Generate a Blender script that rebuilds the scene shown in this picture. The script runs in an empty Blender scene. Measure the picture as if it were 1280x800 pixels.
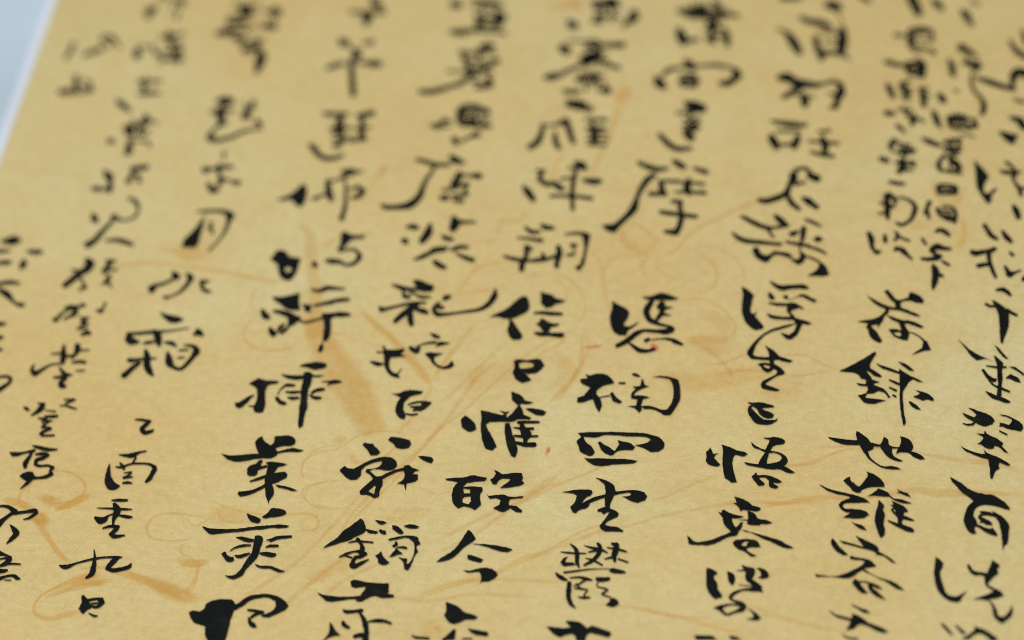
import bpy, bmesh, math, random
from mathutils import Matrix, Vector
from mathutils.geometry import tessellate_polygon

# ------------------------------------------------------------------ camera
S = bpy.context.scene
C = S.collection
cam_data = bpy.data.cameras.new("camera")
cam = bpy.data.objects.new("camera", cam_data)
C.objects.link(cam)
S.camera = cam
# the paper lies in the plane z = 0; the rows run along x, the columns along y
rot = Matrix([[0.9846956, -0.0590817, 0.1639633], [0.1531004, 0.7427645, -0.6518137], [-0.0832758, 0.666941, 0.7404424]])
pos = Vector([0.163963, -0.651814, 0.740442])
cam.matrix_world = Matrix.Translation(pos) @ rot.to_4x4()
cam_data.sensor_width = 36.0
cam_data.lens = 36.0 * 4300.0 / 1280.0
cam_data.clip_start = 0.05
cam_data.clip_end = 20.0
cam_data.dof.use_dof = True
cam_data.dof.focus_distance = 0.957
cam_data.dof.aperture_fstop = 4.1

# ------------------------------------------------------------------ light
world = bpy.data.worlds.new("World")
S.world = world
world.use_nodes = True
bg = world.node_tree.nodes["Background"]
bg.inputs[0].default_value = (0.80, 0.90, 1.0, 1)
bg.inputs[1].default_value = 0.35

def area(name, loc, target, size, power, color):
    d = bpy.data.lights.new(name, 'AREA')
    d.shape = 'DISK'
    d.size = size
    d.energy = power
    d.color = color
    o = bpy.data.objects.new(name, d)
    C.objects.link(o)
    o.location = loc
    o.rotation_euler = (Vector(target) - Vector(loc)).to_track_quat('-Z', 'Y').to_euler()
    return o
area("gallery_lamp", (-0.06, -0.22, 1.05), (-0.02, -0.08, 0), 0.45, 10.0, (0.965, 0.970, 0.930))
area("ceiling_lamp", (-0.9, 1.0, 1.8), (0, 0, 0), 0.8, 6.0, (0.86, 0.93, 1.0))

S.view_settings.view_transform = 'Standard'
S.view_settings.look = 'None'
S.view_settings.gamma = 1.0
S.view_settings.exposure = 0.0
S.render.engine = 'CYCLES'
S.cycles.use_denoising = False
S.cycles.filter_width = 1.15

# ------------------------------------------------------------------ materials
def new_mat(name):
    m = bpy.data.materials.new(name)
    m.use_nodes = True
    nt = m.node_tree
    return m, nt, nt.nodes["Principled BSDF"]

def noise(nt, co, scale, detail=4, rough=0.55, dist=0.0):
    n = nt.nodes.new("ShaderNodeTexNoise")
    n.inputs["Scale"].default_value = scale
    n.inputs["Detail"].default_value = detail
    n.inputs["Roughness"].default_value = rough
    n.inputs["Distortion"].default_value = dist
    nt.links.new(co, n.inputs["Vector"])
    return n.outputs["Fac"]

def ramp(nt, fac, stops):
    r = nt.nodes.new("ShaderNodeValToRGB")
    e = r.color_ramp.elements
    while len(e) < len(stops):
        e.new(0.5)
    for el, (p, c) in zip(e, stops):
        el.position = p
        el.color = c if len(c) == 4 else (*c, 1)
    nt.links.new(fac, r.inputs[0])
    return r.outputs[0]

def mix(nt, kind, fac, a, b):
    n = nt.nodes.new("ShaderNodeMix")
    n.data_type = 'RGBA'
    n.blend_type = kind
    for sock, v in ((n.inputs[0], fac), (n.inputs[6], a), (n.inputs[7], b)):
        if isinstance(v, bpy.types.NodeSocket):
            nt.links.new(v, sock)
        else:
            sock.default_value = v
    return n.outputs[2]

def obj_coords(nt, scale=(1, 1, 1), rotz=0.0):
    tc = nt.nodes.new("ShaderNodeTexCoord")
    mp = nt.nodes.new("ShaderNodeMapping")
    mp.inputs["Scale"].default_value = scale
    mp.inputs["Rotation"].default_value = (0, 0, rotz)
    nt.links.new(tc.outputs["Object"], mp.inputs["Vector"])
    return mp.outputs["Vector"]

def paper_material():
    m, nt, b = new_mat("aged_golden_paper")
    co = obj_coords(nt)
    base = ramp(nt, noise(nt, co, 11, 5, 0.55, 0.6), [(0.32, (0.535, 0.385, 0.158)), (0.50, (0.540, 0.415, 0.185)), (0.68, (0.545, 0.445, 0.222))])
    # wide patches where the size has yellowed more
    warm = ramp(nt, noise(nt, obj_coords(nt, (1, 1.6, 1), 0.5), 24, 4, 0.6, 1.0), [(0.48, (0, 0, 0)), (0.72, (1, 1, 1))])
    c1 = mix(nt, 'MIX', warm, base, (0.560, 0.370, 0.135, 1))
    c1 = mix(nt, 'MIX', 0.65, c1, base)
    cloud = ramp(nt, noise(nt, obj_coords(nt, (1, 1.5, 1), -0.3), 48, 5, 0.62, 1.4), [(0.34, (0.955, 0.93, 0.88)), (0.52, (1.0, 1.0, 1.0)), (0.68, (1.035, 1.05, 1.11))])
    c1 = mix(nt, 'MULTIPLY', 0.6, c1, cloud)
    # pulp mottling, fibres running across the sheet and fine speckle
    mot = ramp(nt, noise(nt, co, 420, 3, 0.6), [(0.3, (0.90, 0.90, 0.88)), (0.7, (1.07, 1.07, 1.07))])
    c2 = mix(nt, 'MULTIPLY', 0.75, c1, mot)
    fib = ramp(nt, noise(nt, obj_coords(nt, (1, 7, 1), 0.06), 150, 4, 0.65, 0.4), [(0.35, (0.93, 0.925, 0.90)), (0.62, (1.03, 1.03, 1.03))])
    c3 = mix(nt, 'MULTIPLY', 0.55, c2, fib)
    gr = ramp(nt, noise(nt, co, 1900, 2, 0.7), [(0.25, (0.78, 0.77, 0.73)), (0.75, (1.20, 1.20, 1.20))])
    c4 = mix(nt, 'MULTIPLY', 0.65, c3, gr)
    sp = ramp(nt, noise(nt, co, 700, 2, 0.5), [(0.765, (0, 0, 0)), (0.80, (1, 1, 1))])
    c5 = mix(nt, 'MIX', sp, c4, (0.33, 0.24, 0.10, 1))
    nt.links.new(c5, b.inputs["Base Color"])
    b.inputs["Roughness"].default_value = 0.82
    b.inputs["Specular IOR Level"].default_value = 0.25
    bump = nt.nodes.new("ShaderNodeBump")
    bump.inputs["Strength"].default_value = 0.35
    bump.inputs["Distance"].default_value = 0.0004
    h = mix(nt, 'MIX', 0.5, noise(nt, co, 900, 4, 0.6), noise(nt, obj_coords(nt, (1, 5, 1)), 260, 4, 0.6))
    nt.links.new(h, bump.inputs["Height"])
    nt.links.new(bump.outputs[0], b.inputs["Normal"])
    return m

def ink_material():
    m, nt, b = new_mat("black_ink")
    co = obj_coords(nt)
    c = ramp(nt, noise(nt, co, 160, 4, 0.6), [(0.3, (0.0026, 0.0042, 0.0034)), (0.58, (0.0060, 0.0068, 0.0052)), (0.74, (0.0150, 0.0110, 0.0075))])
    nt.links.new(c, b.inputs["Base Color"])
    b.inputs["Roughness"].default_value = 0.55
    b.inputs["Specular IOR Level"].default_value = 0.05
    bump = nt.nodes.new("ShaderNodeBump")
    bump.inputs["Strength"].default_value = 0.3
    bump.inputs["Distance"].default_value = 0.0003
    nt.links.new(noise(nt, co, 900, 4, 0.6), bump.inputs["Height"])
    nt.links.new(bump.outputs[0], b.inputs["Normal"])
    return m

def wash_material(name, color, deep, grain=150, low=0.4):
    """thin watercolour: its density is the vertex attribute 'wash_density' broken by the paper's grain"""
    m, nt, b = new_mat(name)
    co = obj_coords(nt)
    c = mix(nt, 'MIX', noise(nt, co, 60, 3), color, deep)
    nt.links.new(c, b.inputs["Base Color"])
    b.inputs["Roughness"].default_value = 0.85
    b.inputs["Specular IOR Level"].default_value = 0.2
    at = nt.nodes.new("ShaderNodeAttribute")
    at.attribute_name = "wash_density"
    g = ramp(nt, noise(nt, co, grain, 6, 0.7, 0.8), [(0.30, (low, low, low)), (0.68, (1.15, 1.15, 1.15))])
    mu = nt.nodes.new("ShaderNodeMath")
    mu.operation = 'MULTIPLY'
    nt.links.new(at.outputs["Fac"], mu.inputs[0])
    nt.links.new(g, mu.inputs[1])
    nt.links.new(mu.outputs[0], b.inputs["Alpha"])
    return m

def silk_material(name, a, bcol):
    m, nt, b = new_mat(name)
    co = obj_coords(nt)
    c = ramp(nt, noise(nt, co, 14, 2), [(0.3, a), (0.7, bcol)])
    nt.links.new(c, b.inputs["Base Color"])
    b.inputs["Roughness"].default_value = 0.6
    w = nt.nodes.new("ShaderNodeTexWave")
    w.inputs["Scale"].default_value = 900
    nt.links.new(co, w.inputs["Vector"])
    bump = nt.nodes.new("ShaderNodeBump")
    bump.inputs["Strength"].default_value = 0.15
    bump.inputs["Distance"].default_value = 0.0002
    nt.links.new(w.outputs["Fac"], bump.inputs["Height"])
    nt.links.new(bump.outputs[0], b.inputs["Normal"])
    return m

PAPER = paper_material()
INK = ink_material()
WASH = wash_material("pale_orange_wash", (0.68, 0.345, 0.055, 1), (0.68, 0.385, 0.085, 1))
RED = wash_material("red_wash", (0.62, 0.12, 0.05, 1), (0.66, 0.17, 0.07, 1), 700, 0.35)
SILK = silk_material("pale_blue_silk", (0.385, 0.455, 0.51), (0.455, 0.53, 0.60))
LIP = silk_material("white_silk_edging", (0.56, 0.59, 0.66), (0.60, 0.63, 0.69))
FELT = silk_material("grey_case_floor", (0.30, 0.32, 0.34), (0.34, 0.36, 0.38))

# ------------------------------------------------------------------ builders
def link(name, bm, mat, parent=None):
    me = bpy.data.meshes.new(name)
    bm.to_mesh(me)
    bm.free()
    me.materials.append(mat)
    o = bpy.data.objects.new(name, me)
    C.objects.link(o)
    if parent is not None:
        o.parent = parent
    return o

def slab(name, x0, x1, y0, y1, z0, z1, mat, parent=None, bevel=0.0003):
    bm = bmesh.new()
    bmesh.ops.create_cube(bm, size=1)
    for v in bm.verts:
        v.co = Vector(((x0 + x1) / 2 + v.co.x * (x1 - x0), (y0 + y1) / 2 + v.co.y * (y1 - y0), (z0 + z1) / 2 + v.co.z * (z1 - z0)))
    bmesh.ops.bevel(bm, geom=bm.edges[:], offset=bevel, segments=2, affect='EDGES')
    return link(name, bm, mat, parent)

UNIT = 0.00005

def catmull(p0, p1, p2, p3, t):
    return 0.5 * ((2 * p1) + (p2 - p0) * t + (2 * p0 - 5 * p1 + 4 * p2 - p3) * t * t + (3 * p1 - p0 - 3 * p2 + p3) * t ** 3)

def turn(a, b, c):
    u, v = (b - a), (c - b)
    if u.length < 1e-9 or v.length < 1e-9:
        return 0.0
    return abs(u.angle_signed(v)) if len(u) == 2 else 0.0

def split_stroke(pts):
    """cut a brush line where it turns back on itself"""
    out, cur = [], [pts[0]]
    for i in range(1, len(pts)):
        cur.append(pts[i])
        if i < len(pts) - 1:
            a, b, c = (Vector(pts[k][:2]) for k in (i - 1, i, i + 1))
            if turn(a, b, c) > 1.25:
                out.append(cur)
                cur = [pts[i]]
    out.append(cur)
    return out

def sample(pts, n):
    V = [Vector(p) for p in pts]
    res = []
    for i in range(len(V) - 1):
        p0 = V[i - 1] if i else V[i] * 2 - V[i + 1]
        p3 = V[i + 2] if i + 2 < len(V) else V[i + 1] * 2 - V[i]
        for k in range(n):
            res.append(catmull(p0, V[i], V[i + 1], p3, k / n))
    res.append(V[-1])
    return res

def frame(res, i):
    a, b = res[max(i - 1, 0)], res[min(i + 1, len(res) - 1)]
    t = Vector((b.x - a.x, b.y - a.y))
    if t.length < 1e-9:
        t = Vector((1, 0))
    t.normalize()
    return t, Vector((-t.y, t.x))

def brush(bm, pts, z, rng, n=4):
    res = sample(pts, n)
    rows = []
    for i, p in enumerate(res):
        t, nn = frame(res, i)
        h = max(p.z, 0.00004) / 2
        j1, j2 = (rng.uniform(-1, 1) * min(0.00009, 0.12 * h) for _ in range(2))
        rows.append((bm.verts.new((p.x + nn.x * (h + j1), p.y + nn.y * (h + j1), z)),
                     bm.verts.new((p.x - nn.x * (h + j2), p.y - nn.y * (h + j2), z))))
    for a, b in zip(rows, rows[1:]):
        try:
            bm.faces.new((a[0], a[1], b[1], b[0]))
        except ValueError:
            pass
    for idx, sgn in ((0, -1), (len(res) - 1, 1)):     # rounded ends
        p = res[idx]
        t, nn = frame(res, idx)
        h = max(p.z, 0.00004) / 2
        l, r = rows[idx]
        arc = []
        for k in range(1, 6):
            a = math.pi * k / 6
            q = nn * (h * math.cos(a)) + t * (sgn * h * 0.8 * math.sin(a))
            arc.append(bm.verts.new((p.x + q.x, p.y + q.y, z)))
        try:
            bm.faces.new([l] + arc + [r])
        except ValueError:
            pass

def smooth_loop(pts):
    P = [Vector(p) for p in pts]
    N = len(P)
    sharp = [turn(P[i - 1], P[i], P[(i + 1) % N]) > 0.62 for i in range(N)]
    out = []
    for i in range(N):
        j = (i + 1) % N
        p0 = P[i] * 2 - P[j] if sharp[i] else P[i - 1]
        p3 = P[j] * 2 - P[i] if sharp[j] else P[(j + 1) % N]
        seg = (P[j] - P[i]).length
        n = 1 if seg < 0.0008 else (3 if seg < 0.003 else 5)
        for k in range(n):
            out.append(catmull(p0, P[i], P[j], p3, k / n))
    return out

def blob(bm, loops, z, rng):
    rings = []
    for lp in loops:
        sm = smooth_loop(lp)
        rings.append([Vector((p.x + rng.uniform(-1, 1) * 0.00007, p.y + rng.uniform(-1, 1) * 0.00007, z)) for p in sm])
    verts = [bm.verts.new(v) for ring in rings for v in ring]
    for tri in tessellate_polygon(rings):
        try:
            bm.faces.new([verts[i] for i in tri])
        except ValueError:
            pass

def parse(line):
    out = []
    for part in line.split(';'):
        k, nums = part[0], [int(v) * UNIT for v in part[1:].split()]
        st = 3 if k == 'S' else 2
        out.append((k, [tuple(nums[i:i + st]) for i in range(0, len(nums), st)]))
    return out

def flip_up(bm):
    for f in bm.faces:
        f.normal_update()
        if f.normal.z < 0:
            f.normal_flip()

CHARACTERS = """
S-2234 -2013 4 -2204 -2021 28 -2178 -2016 25 -2139 -1990 12 -2055 -1954 15 -1995 -1937 12 -1933 -1929 15 -1895 -1926 10;S-2062 -1889 6 -2045 -1942 15 -2038 -1997 26 -2036 -2053 32 -2060 -2087 14;S-1909 -1932 10 -1928 -1948 33 -1947 -1984 30 -1959 -2011 23 -1920 -2020 26 -1861 -2002 25 -1837 -1985 24 -1831 -1962 4
S-2048 -2212 19 -2024 -2252 43 -2023 -2285 50 -2023 -2312 33 -2020 -2326 10;S-1994 -2282 24 -2046 -2296 17;S-2018 -2240 19 -1981 -2226 17 -1937 -2220 17 -1934 -2249 30 -1954 -2278 19 -1992 -2273 14;S-1951 -2236 18 -1916 -2244 7;S-2000 -2261 10 -1956 -2251 12;S-1989 -2323 6 -1954 -2339 15 -1936 -2337 9
S-2599 -1960 39 -2560 -1968 16 -2519 -1980 7;S-2587 -2004 10 -2519 -1982 15;S-2524 -1996 34 -2535 -2025 32 -2570 -2051 12;S-2543 -2032 15 -2498 -2027 12 -2454 -2026 10;S-2566 -2084 29 -2539 -2081 25 -2518 -2074 15;S-2552 -2139 27 -2512 -2116 15 -2472 -2108 19 -2448 -2122 24 -2430 -2125 9;S-2514 -2143 7 -2478 -2140 7
S-2684 -1631 12 -2628 -1630 21 -2578 -1661 33 -2604 -1690 20 -2631 -1727 29 -2650 -1763 40;S-2575 -1672 25 -2518 -1659 18 -2470 -1646 29 -2452 -1659 20 -2480 -1696 18 -2514 -1713 8;S-2582 -1757 6 -2550 -1788 29 -2531 -1815 35 -2547 -1853 26 -2568 -1892 5
S-2045 -1534 8 -2008 -1530 20 -1958 -1526 15;S-2116 -1596 5 -2049 -1593 12 -1976 -1591 17 -1916 -1588 7;S-2025 -1558 20 -2005 -1585 38 -1996 -1613 41 -2002 -1665 20 -1997 -1711 10 -1995 -1724 10;S-2110 -1663 17 -2077 -1681 47 -2054 -1670 37 -2037 -1643 10 -1992 -1621 18;S-1984 -1635 9 -1936 -1642 22 -1903 -1643 12;S-2048 -1736 10 -2010 -1718 18 -1965 -1716 22 -1976 -1745 26 -1995 -1773 23 -1967 -1786 26 -1914 -1774 10
S-2046 -937 11 -2006 -937 18 -1957 -943 17 -1977 -971 28 -1995 -1003 27 -1971 -1028 32 -1935 -1018 24 -1926 -1003 10
S-2081 -1203 7 -2038 -1205 23 -2002 -1200 34 -1969 -1177 16 -1931 -1164 10;S-1979 -1215 13 -1988 -1260 11;S-2078 -1293 8 -2046 -1292 16 -1996 -1264 13 -1942 -1256 13 -1885 -1258 16 -1853 -1284 29 -1859 -1329 26 -1868 -1362 27 -1880 -1386 16;S-2060 -1264 12 -2035 -1291 22 -2026 -1310 8;S-2119 -1275 6 -2115 -1315 20 -2107 -1362 33 -2096 -1396 48 -2072 -1429 57 -2045 -1432 42 -2027 -1428 13;S-2019 -1333 8 -1980 -1323 13;S-1981 -1330 10 -1994 -1352 15 -2014 -1368 18;S-2009 -1367 13 -1967 -1357 10;S-2010 -1406 13 -1983 -1400 18 -1960 -1402 10
S-2598 -1179 7 -2562 -1188 24 -2502 -1201 25 -2448 -1195 10;S-2718 -1239 5 -2686 -1252 33 -2635 -1236 16 -2579 -1213 21;S-2587 -1220 16 -2595 -1262 20 -2607 -1310 32 -2600 -1343 18;S-2563 -1242 13 -2522 -1234 25 -2492 -1241 24 -2516 -1265 26 -2546 -1282 25 -2547 -1315 20 -2518 -1324 17 -2473 -1317 15 -2440 -1329 23 -2449 -1356 16 -2437 -1376 28 -2470 -1402 21 -2524 -1412 20 -2560 -1403 68 -2593 -1404 46 -2612 -1408 10;S-2542 -1417 24 -2564 -1460 19 -2588 -1497 6
S-2644 -864 11 -2610 -867 23 -2619 -904 38 -2640 -936 24 -2663 -959 7;S-2724 -898 5 -2701 -911 23 -2682 -924 7;S-2593 -912 5 -2529 -918 13;S-2582 -959 11 -2539 -956 22 -2509 -949 19;S-2611 -976 13 -2576 -979 17 -2550 -1001 18;S-2562 -960 13 -2585 -1004 13;S-2578 -991 11 -2531 -988 11;S-2563 -1014 20 -2578 -1043 13 -2533 -1039 13 -2523 -1048 18 -2554 -1068 22 -2572 -1087 22 -2557 -1102 15 -2491 -1094 13;S-2500 -824 8 -2434 -819 14;S-2434 -819 11 -2467 -843 17 -2485 -854 9;S-2515 -871 5 -2493 -873 11;S-2490 -867 8 -2449 -878 15 -2408 -889 8
S-2083 -117 8 -2043 -141 34 -2000 -159 56 -1962 -159 39 -1938 -154 9;S-2240 -298 22 -2225 -331 51 -2199 -351 53 -2164 -351 20;S-2242 -292 21 -2167 -282 21 -2092 -267 24 -1999 -250 12 -1890 -220 8;S-1835 -228 22 -1822 -252 50 -1846 -267 21;S-1822 -252 37 -1796 -269 20;S-2096 -253 12 -2069 -278 44 -2050 -327 43 -2036 -366 26;S-2130 -358 15 -2103 -350 24 -2066 -341 12;S-2008 -342 11 -1964 -345 29 -1932 -367 12;S-2106 -413 22 -2085 -467 43 -2071 -528 43 -2047 -569 39 -2021 -600 16;S-2190 -494 28 -2165 -496 32 -2120 -482 17 -2029 -469 9;S-2119 -509 22 -2152 -553 33 -2190 -618 37;S-1972 -414 11 -1958 -457 39 -1942 -499 46 -1913 -527 25 -1872 -539 23 -1842 -503 24 -1814 -433 33 -1805 -395 44 -1821 -365 28 -1851 -355 19 -1889 -354 9;S-1908 -398 12 -1857 -389 12;S-1903 -455 12 -1866 -449 12
S-2602 -411 15 -2589 -471 35 -2577 -534 33;S-2660 -484 9 -2601 -474 15;S-2521 -405 33 -2511 -445 37 -2520 -490 15 -2528 -515 10;S-2497 -444 12 -2442 -437 12;S-2583 -489 19 -2552 -495 17 -2531 -484 18;S-2521 -542 12 -2486 -531 23 -2444 -533 22;S-2480 -601 9 -2431 -597 11;S-2741 -576 10 -2746 -614 22 -2719 -643 41 -2695 -622 26 -2641 -568 12 -2567 -553 12;S-2583 -588 13 -2548 -629 30 -2527 -639 30 -2497 -634 9;S-2600 -664 12 -2570 -658 20 -2526 -642 21;S-2532 -664 30 -2552 -700 24 -2540 -720 39 -2519 -727 26
S-2659 -122 31 -2626 -117 44 -2590 -104 19 -2559 -89 31;S-2590 -123 18 -2600 -162 37 -2627 -190 18 -2652 -211 15;S-2703 -221 38 -2688 -201 22 -2677 -168 18 -2648 -147 12;S-2433 -63 15 -2437 -105 13 -2445 -133 31 -2473 -120 11;S-2559 -191 12 -2505 -189 15;S-2527 -201 32 -2532 -239 28 -2493 -236 12;S-2496 -268 12 -2539 -272 21 -2551 -281 15;S-2515 -322 21 -2487 -305 39 -2465 -310 19
S-3037 -280 39 -2997 -274 21;S-3009 -385 39 -2985 -379 21;S-2985 -478 29 -2964 -476 17;S-2931 -685 17 -2884 -678 19 -2854 -691 22 -2854 -722 21 -2882 -761 31 -2905 -784 37
S-2626 269 38 -2600 242 58 -2612 191 56 -2644 160 46 -2676 108 45 -2712 54 39;S-2639 137 16 -2607 88 14 -2586 53 29 -2620 22 9;S-2699 182 13 -2659 181 16;S-2502 271 25 -2458 271 22;S-2483 253 35 -2494 194 32 -2499 167 19;S-2515 199 13 -2427 205 16;S-2461 157 20 -2465 105 33 -2487 84 13;S-2460 102 15 -2426 67 15
S-2684 655 12 -2663 610 45 -2644 587 31;S-2549 592 22 -2582 523 30 -2613 441 40 -2651 392 54;S-2546 630 51 -2514 615 26 -2463 612 14 -2417 649 19 -2408 696 13 -2412 736 10;S-2551 435 13 -2474 445 32 -2420 429 33 -2377 412 21
S-3184 381 27 -3121 389 71 -3081 399 34;S-3146 411 17 -3110 424 17;S-3187 298 33 -3120 307 17;S-3001 312 25 -2955 309 39 -2919 312 23;S-3162 201 23 -3134 210 33 -3095 213 32;S-3014 245 12 -3006 207 43 -3010 173 27
S-3119 35 23 -3055 55 32 -2996 51 21;S-3109 -3 26 -3044 -43 45 -3003 -85 24 -2973 -109 18 -2940 -119 34 -2920 -120 18
S-2178 44 25 -2176 76 54 -2157 103 22 -2104 129 13 -2064 169 12;S-2137 98 13 -2086 135 12 -2059 169 9;S-2084 213 17 -2057 182 50 -2045 160 23;P-2005 212 -1965 209 -1942 172 -1958 132 -1977 85 -2007 44 -2049 13 -2084 -7 -2104 18 -2060 21 -2019 56 -1992 110 -1983 156;P-1906 162 -1837 161 -1871 139 -1874 106 -1841 89 -1808 73 -1845 63 -1881 82 -1898 117
P-1258 -1560 -1223 -1572 -1191 -1583 -1172 -1595 -1173 -1613 -1187 -1623 -1214 -1617 -1233 -1604 -1248 -1585;P-1171 -1579 -1152 -1559 -1138 -1538 -1132 -1515 -1112 -1509 -1070 -1513 -1042 -1524 -1037 -1540 -1052 -1555 -1091 -1569 -1122 -1574 -1147 -1583;P-1493 -1672 -1457 -1681 -1410 -1684 -1338 -1679 -1276 -1670 -1232 -1658 -1154 -1639 -1092 -1629 -1066 -1622 -1029 -1623 -1002 -1625 -1013 -1638 -1052 -1646 -1098 -1647 -1149 -1663 -1202 -1671 -1271 -1690 -1333 -1702 -1381 -1713 -1425 -1721 -1450 -1713;S-1281 -1733 7 -1248 -1736 23 -1210 -1746 26 -1185 -1744 17;S-1297 -1830 6 -1278 -1808 10 -1242 -1789 17 -1193 -1780 12;P-1342 -1854 -1331 -1839 -1320 -1838 -1311 -1856 -1288 -1869 -1268 -1870 -1261 -1889 -1276 -1905 -1295 -1903 -1316 -1888;S-1263 -1859 9 -1239 -1864 22 -1210 -1850 20 -1186 -1837 12;P-1180 -1713 -1158 -1708 -1134 -1716 -1129 -1748 -1133 -1787 -1132 -1832 -1142 -1872 -1162 -1908 -1182 -1943 -1188 -1977 -1206 -2001 -1238 -2021 -1266 -2015 -1295 -2000 -1260 -2000 -1235 -1990 -1212 -1951 -1199 -1905 -1185 -1865 -1174 -1830 -1176 -1786 -1178 -1746;S-1111 -1737 5 -1081 -1730 17 -1048 -1713 22 -978 -1700 17;S-1087 -1744 10 -1060 -1721 17;S-1103 -1788 7 -1081 -1775 17 -1038 -1771 15;S-1124 -1832 14 -1096 -1832 26 -1059 -1837 31 -1042 -1832 20;S-1136 -1911 7 -1104 -1925 16 -1051 -1922 18 -1002 -1940 20 -967 -1944 7
P-1436 -2266 -1414 -2251 -1377 -2256 -1356 -2235 -1353 -2202 -1326 -2179 -1280 -2162 -1218 -2159 -1198 -2177 -1187 -2208 -1193 -2253 -1195 -2307 -1193 -2361 -1194 -2415 -1199 -2459 -1249 -2474 -1291 -2446 -1317 -2405 -1324 -2352 -1358 -2342 -1396 -2331 -1419 -2301;S-1192 -2214 31 -1159 -2184 30 -1122 -2142 29 -1072 -2123 24 -1020 -2116 23 -981 -2129 29;P-1013 -2107 -966 -2117 -925 -2141 -897 -2171 -906 -2194 -932 -2220 -967 -2243 -995 -2262 -1035 -2260 -1004 -2235 -981 -2217 -969 -2189 -974 -2156 -989 -2133;S-1115 -2221 12 -1079 -2223 18 -1029 -2227 16;S-1028 -2229 19 -1065 -2246 21 -1087 -2270 16;S-1029 -2248 12 -984 -2250 16;S-1100 -2271 7 -1084 -2303 25 -1062 -2322 30 -1048 -2328 13
P-784 -1764 -763 -1732 -732 -1701 -711 -1671 -695 -1636 -661 -1599 -632 -1562 -611 -1537 -591 -1559 -576 -1591 -567 -1619 -585 -1643 -621 -1669 -648 -1694 -694 -1715 -734 -1737;S-568 -1613 7 -543 -1626 21 -504 -1627 12;S-604 -1684 22 -575 -1721 19 -564 -1754 29 -573 -1777 26;S-648 -1714 7 -606 -1699 12 -514 -1700 10;S-683 -1818 6 -651 -1795 17 -614 -1775 12 -575 -1766 19;S-561 -1770 23 -541 -1783 25 -568 -1804 24 -598 -1813 15;S-649 -1806 9 -611 -1816 11;S-586 -1806 19 -599 -1835 21 -601 -1869 32 -583 -1872 31 -551 -1847 21 -516 -1819 7;P-535 -1542 -509 -1546 -483 -1548 -459 -1557 -477 -1565 -487 -1572 -511 -1563;P-569 -1614 -547 -1616 -524 -1619 -500 -1628 -511 -1639 -532 -1635 -555 -1632;P-497 -1618 -489 -1605 -474 -1613 -460 -1613 -450 -1634 -466 -1640 -482 -1632;P-427 -1573 -413 -1572 -392 -1579 -375 -1595 -356 -1616 -364 -1628 -384 -1624 -405 -1610 -423 -1596;P-365 -1571 -337 -1559 -309 -1558 -273 -1569 -288 -1580 -315 -1585 -344 -1581;P-436 -1673 -404 -1658 -366 -1645 -323 -1637 -283 -1639 -267 -1649 -262 -1666 -248 -1684 -267 -1700 -264 -1724 -251 -1742 -262 -1755 -268 -1787 -273 -1822 -278 -1851 -287 -1874 -310 -1867 -314 -1844 -327 -1817 -342 -1801 -361 -1789 -331 -1794 -303 -1797 -303 -1811 -305 -1829 -289 -1829 -278 -1795 -274 -1753 -278 -1711 -288 -1684 -313 -1658 -337 -1650 -369 -1660 -401 -1673 -428 -1679;P-389 -1679 -374 -1695 -372 -1709 -392 -1723 -406 -1716 -393 -1701;S-381 -1735 6 -364 -1722 9 -336 -1720 16 -319 -1724 10;P-377 -1731 -353 -1750 -334 -1765 -364 -1771 -378 -1783 -407 -1794 -395 -1771 -385 -1749;P-485 -1793 -469 -1777 -456 -1759 -442 -1789 -418 -1815 -398 -1830 -415 -1846 -440 -1848 -461 -1836 -466 -1808
P-590 -1978 -574 -1964 -538 -1968 -492 -1975 -438 -1976 -376 -1972 -366 -2030 -397 -2054 -449 -2065 -476 -2083 -503 -2108 -529 -2110 -542 -2089 -518 -2076 -510 -2048 -500 -2025 -496 -2003 -530 -2011 -555 -2019 -579 -2010;P-756 -2070 -717 -2083 -677 -2085 -623 -2086 -570 -2081 -519 -2071 -514 -2095 -567 -2097 -618 -2111 -661 -2122 -697 -2120 -723 -2100;S-594 -2171 6 -578 -2183 23 -543 -2180 21 -488 -2166 19;S-498 -2184 17 -473 -2219 24 -451 -2266 32 -439 -2308 28 -433 -2367 38;S-578 -2251 15 -570 -2271 27 -540 -2288 19;S-447 -2244 7 -418 -2234 14 -365 -2231 14;P-651 -2257 -625 -2287 -605 -2318 -574 -2345 -616 -2353 -647 -2376 -672 -2410 -657 -2371 -643 -2332 -646 -2289;S-498 -2346 23 -470 -2332 30 -434 -2334 34;S-434 -2231 2 -410 -2227 12 -380 -2223 17 -348 -2228 19 -315 -2240 14;S-433 -2052 17 -397 -2057 29 -339 -2056 20
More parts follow.
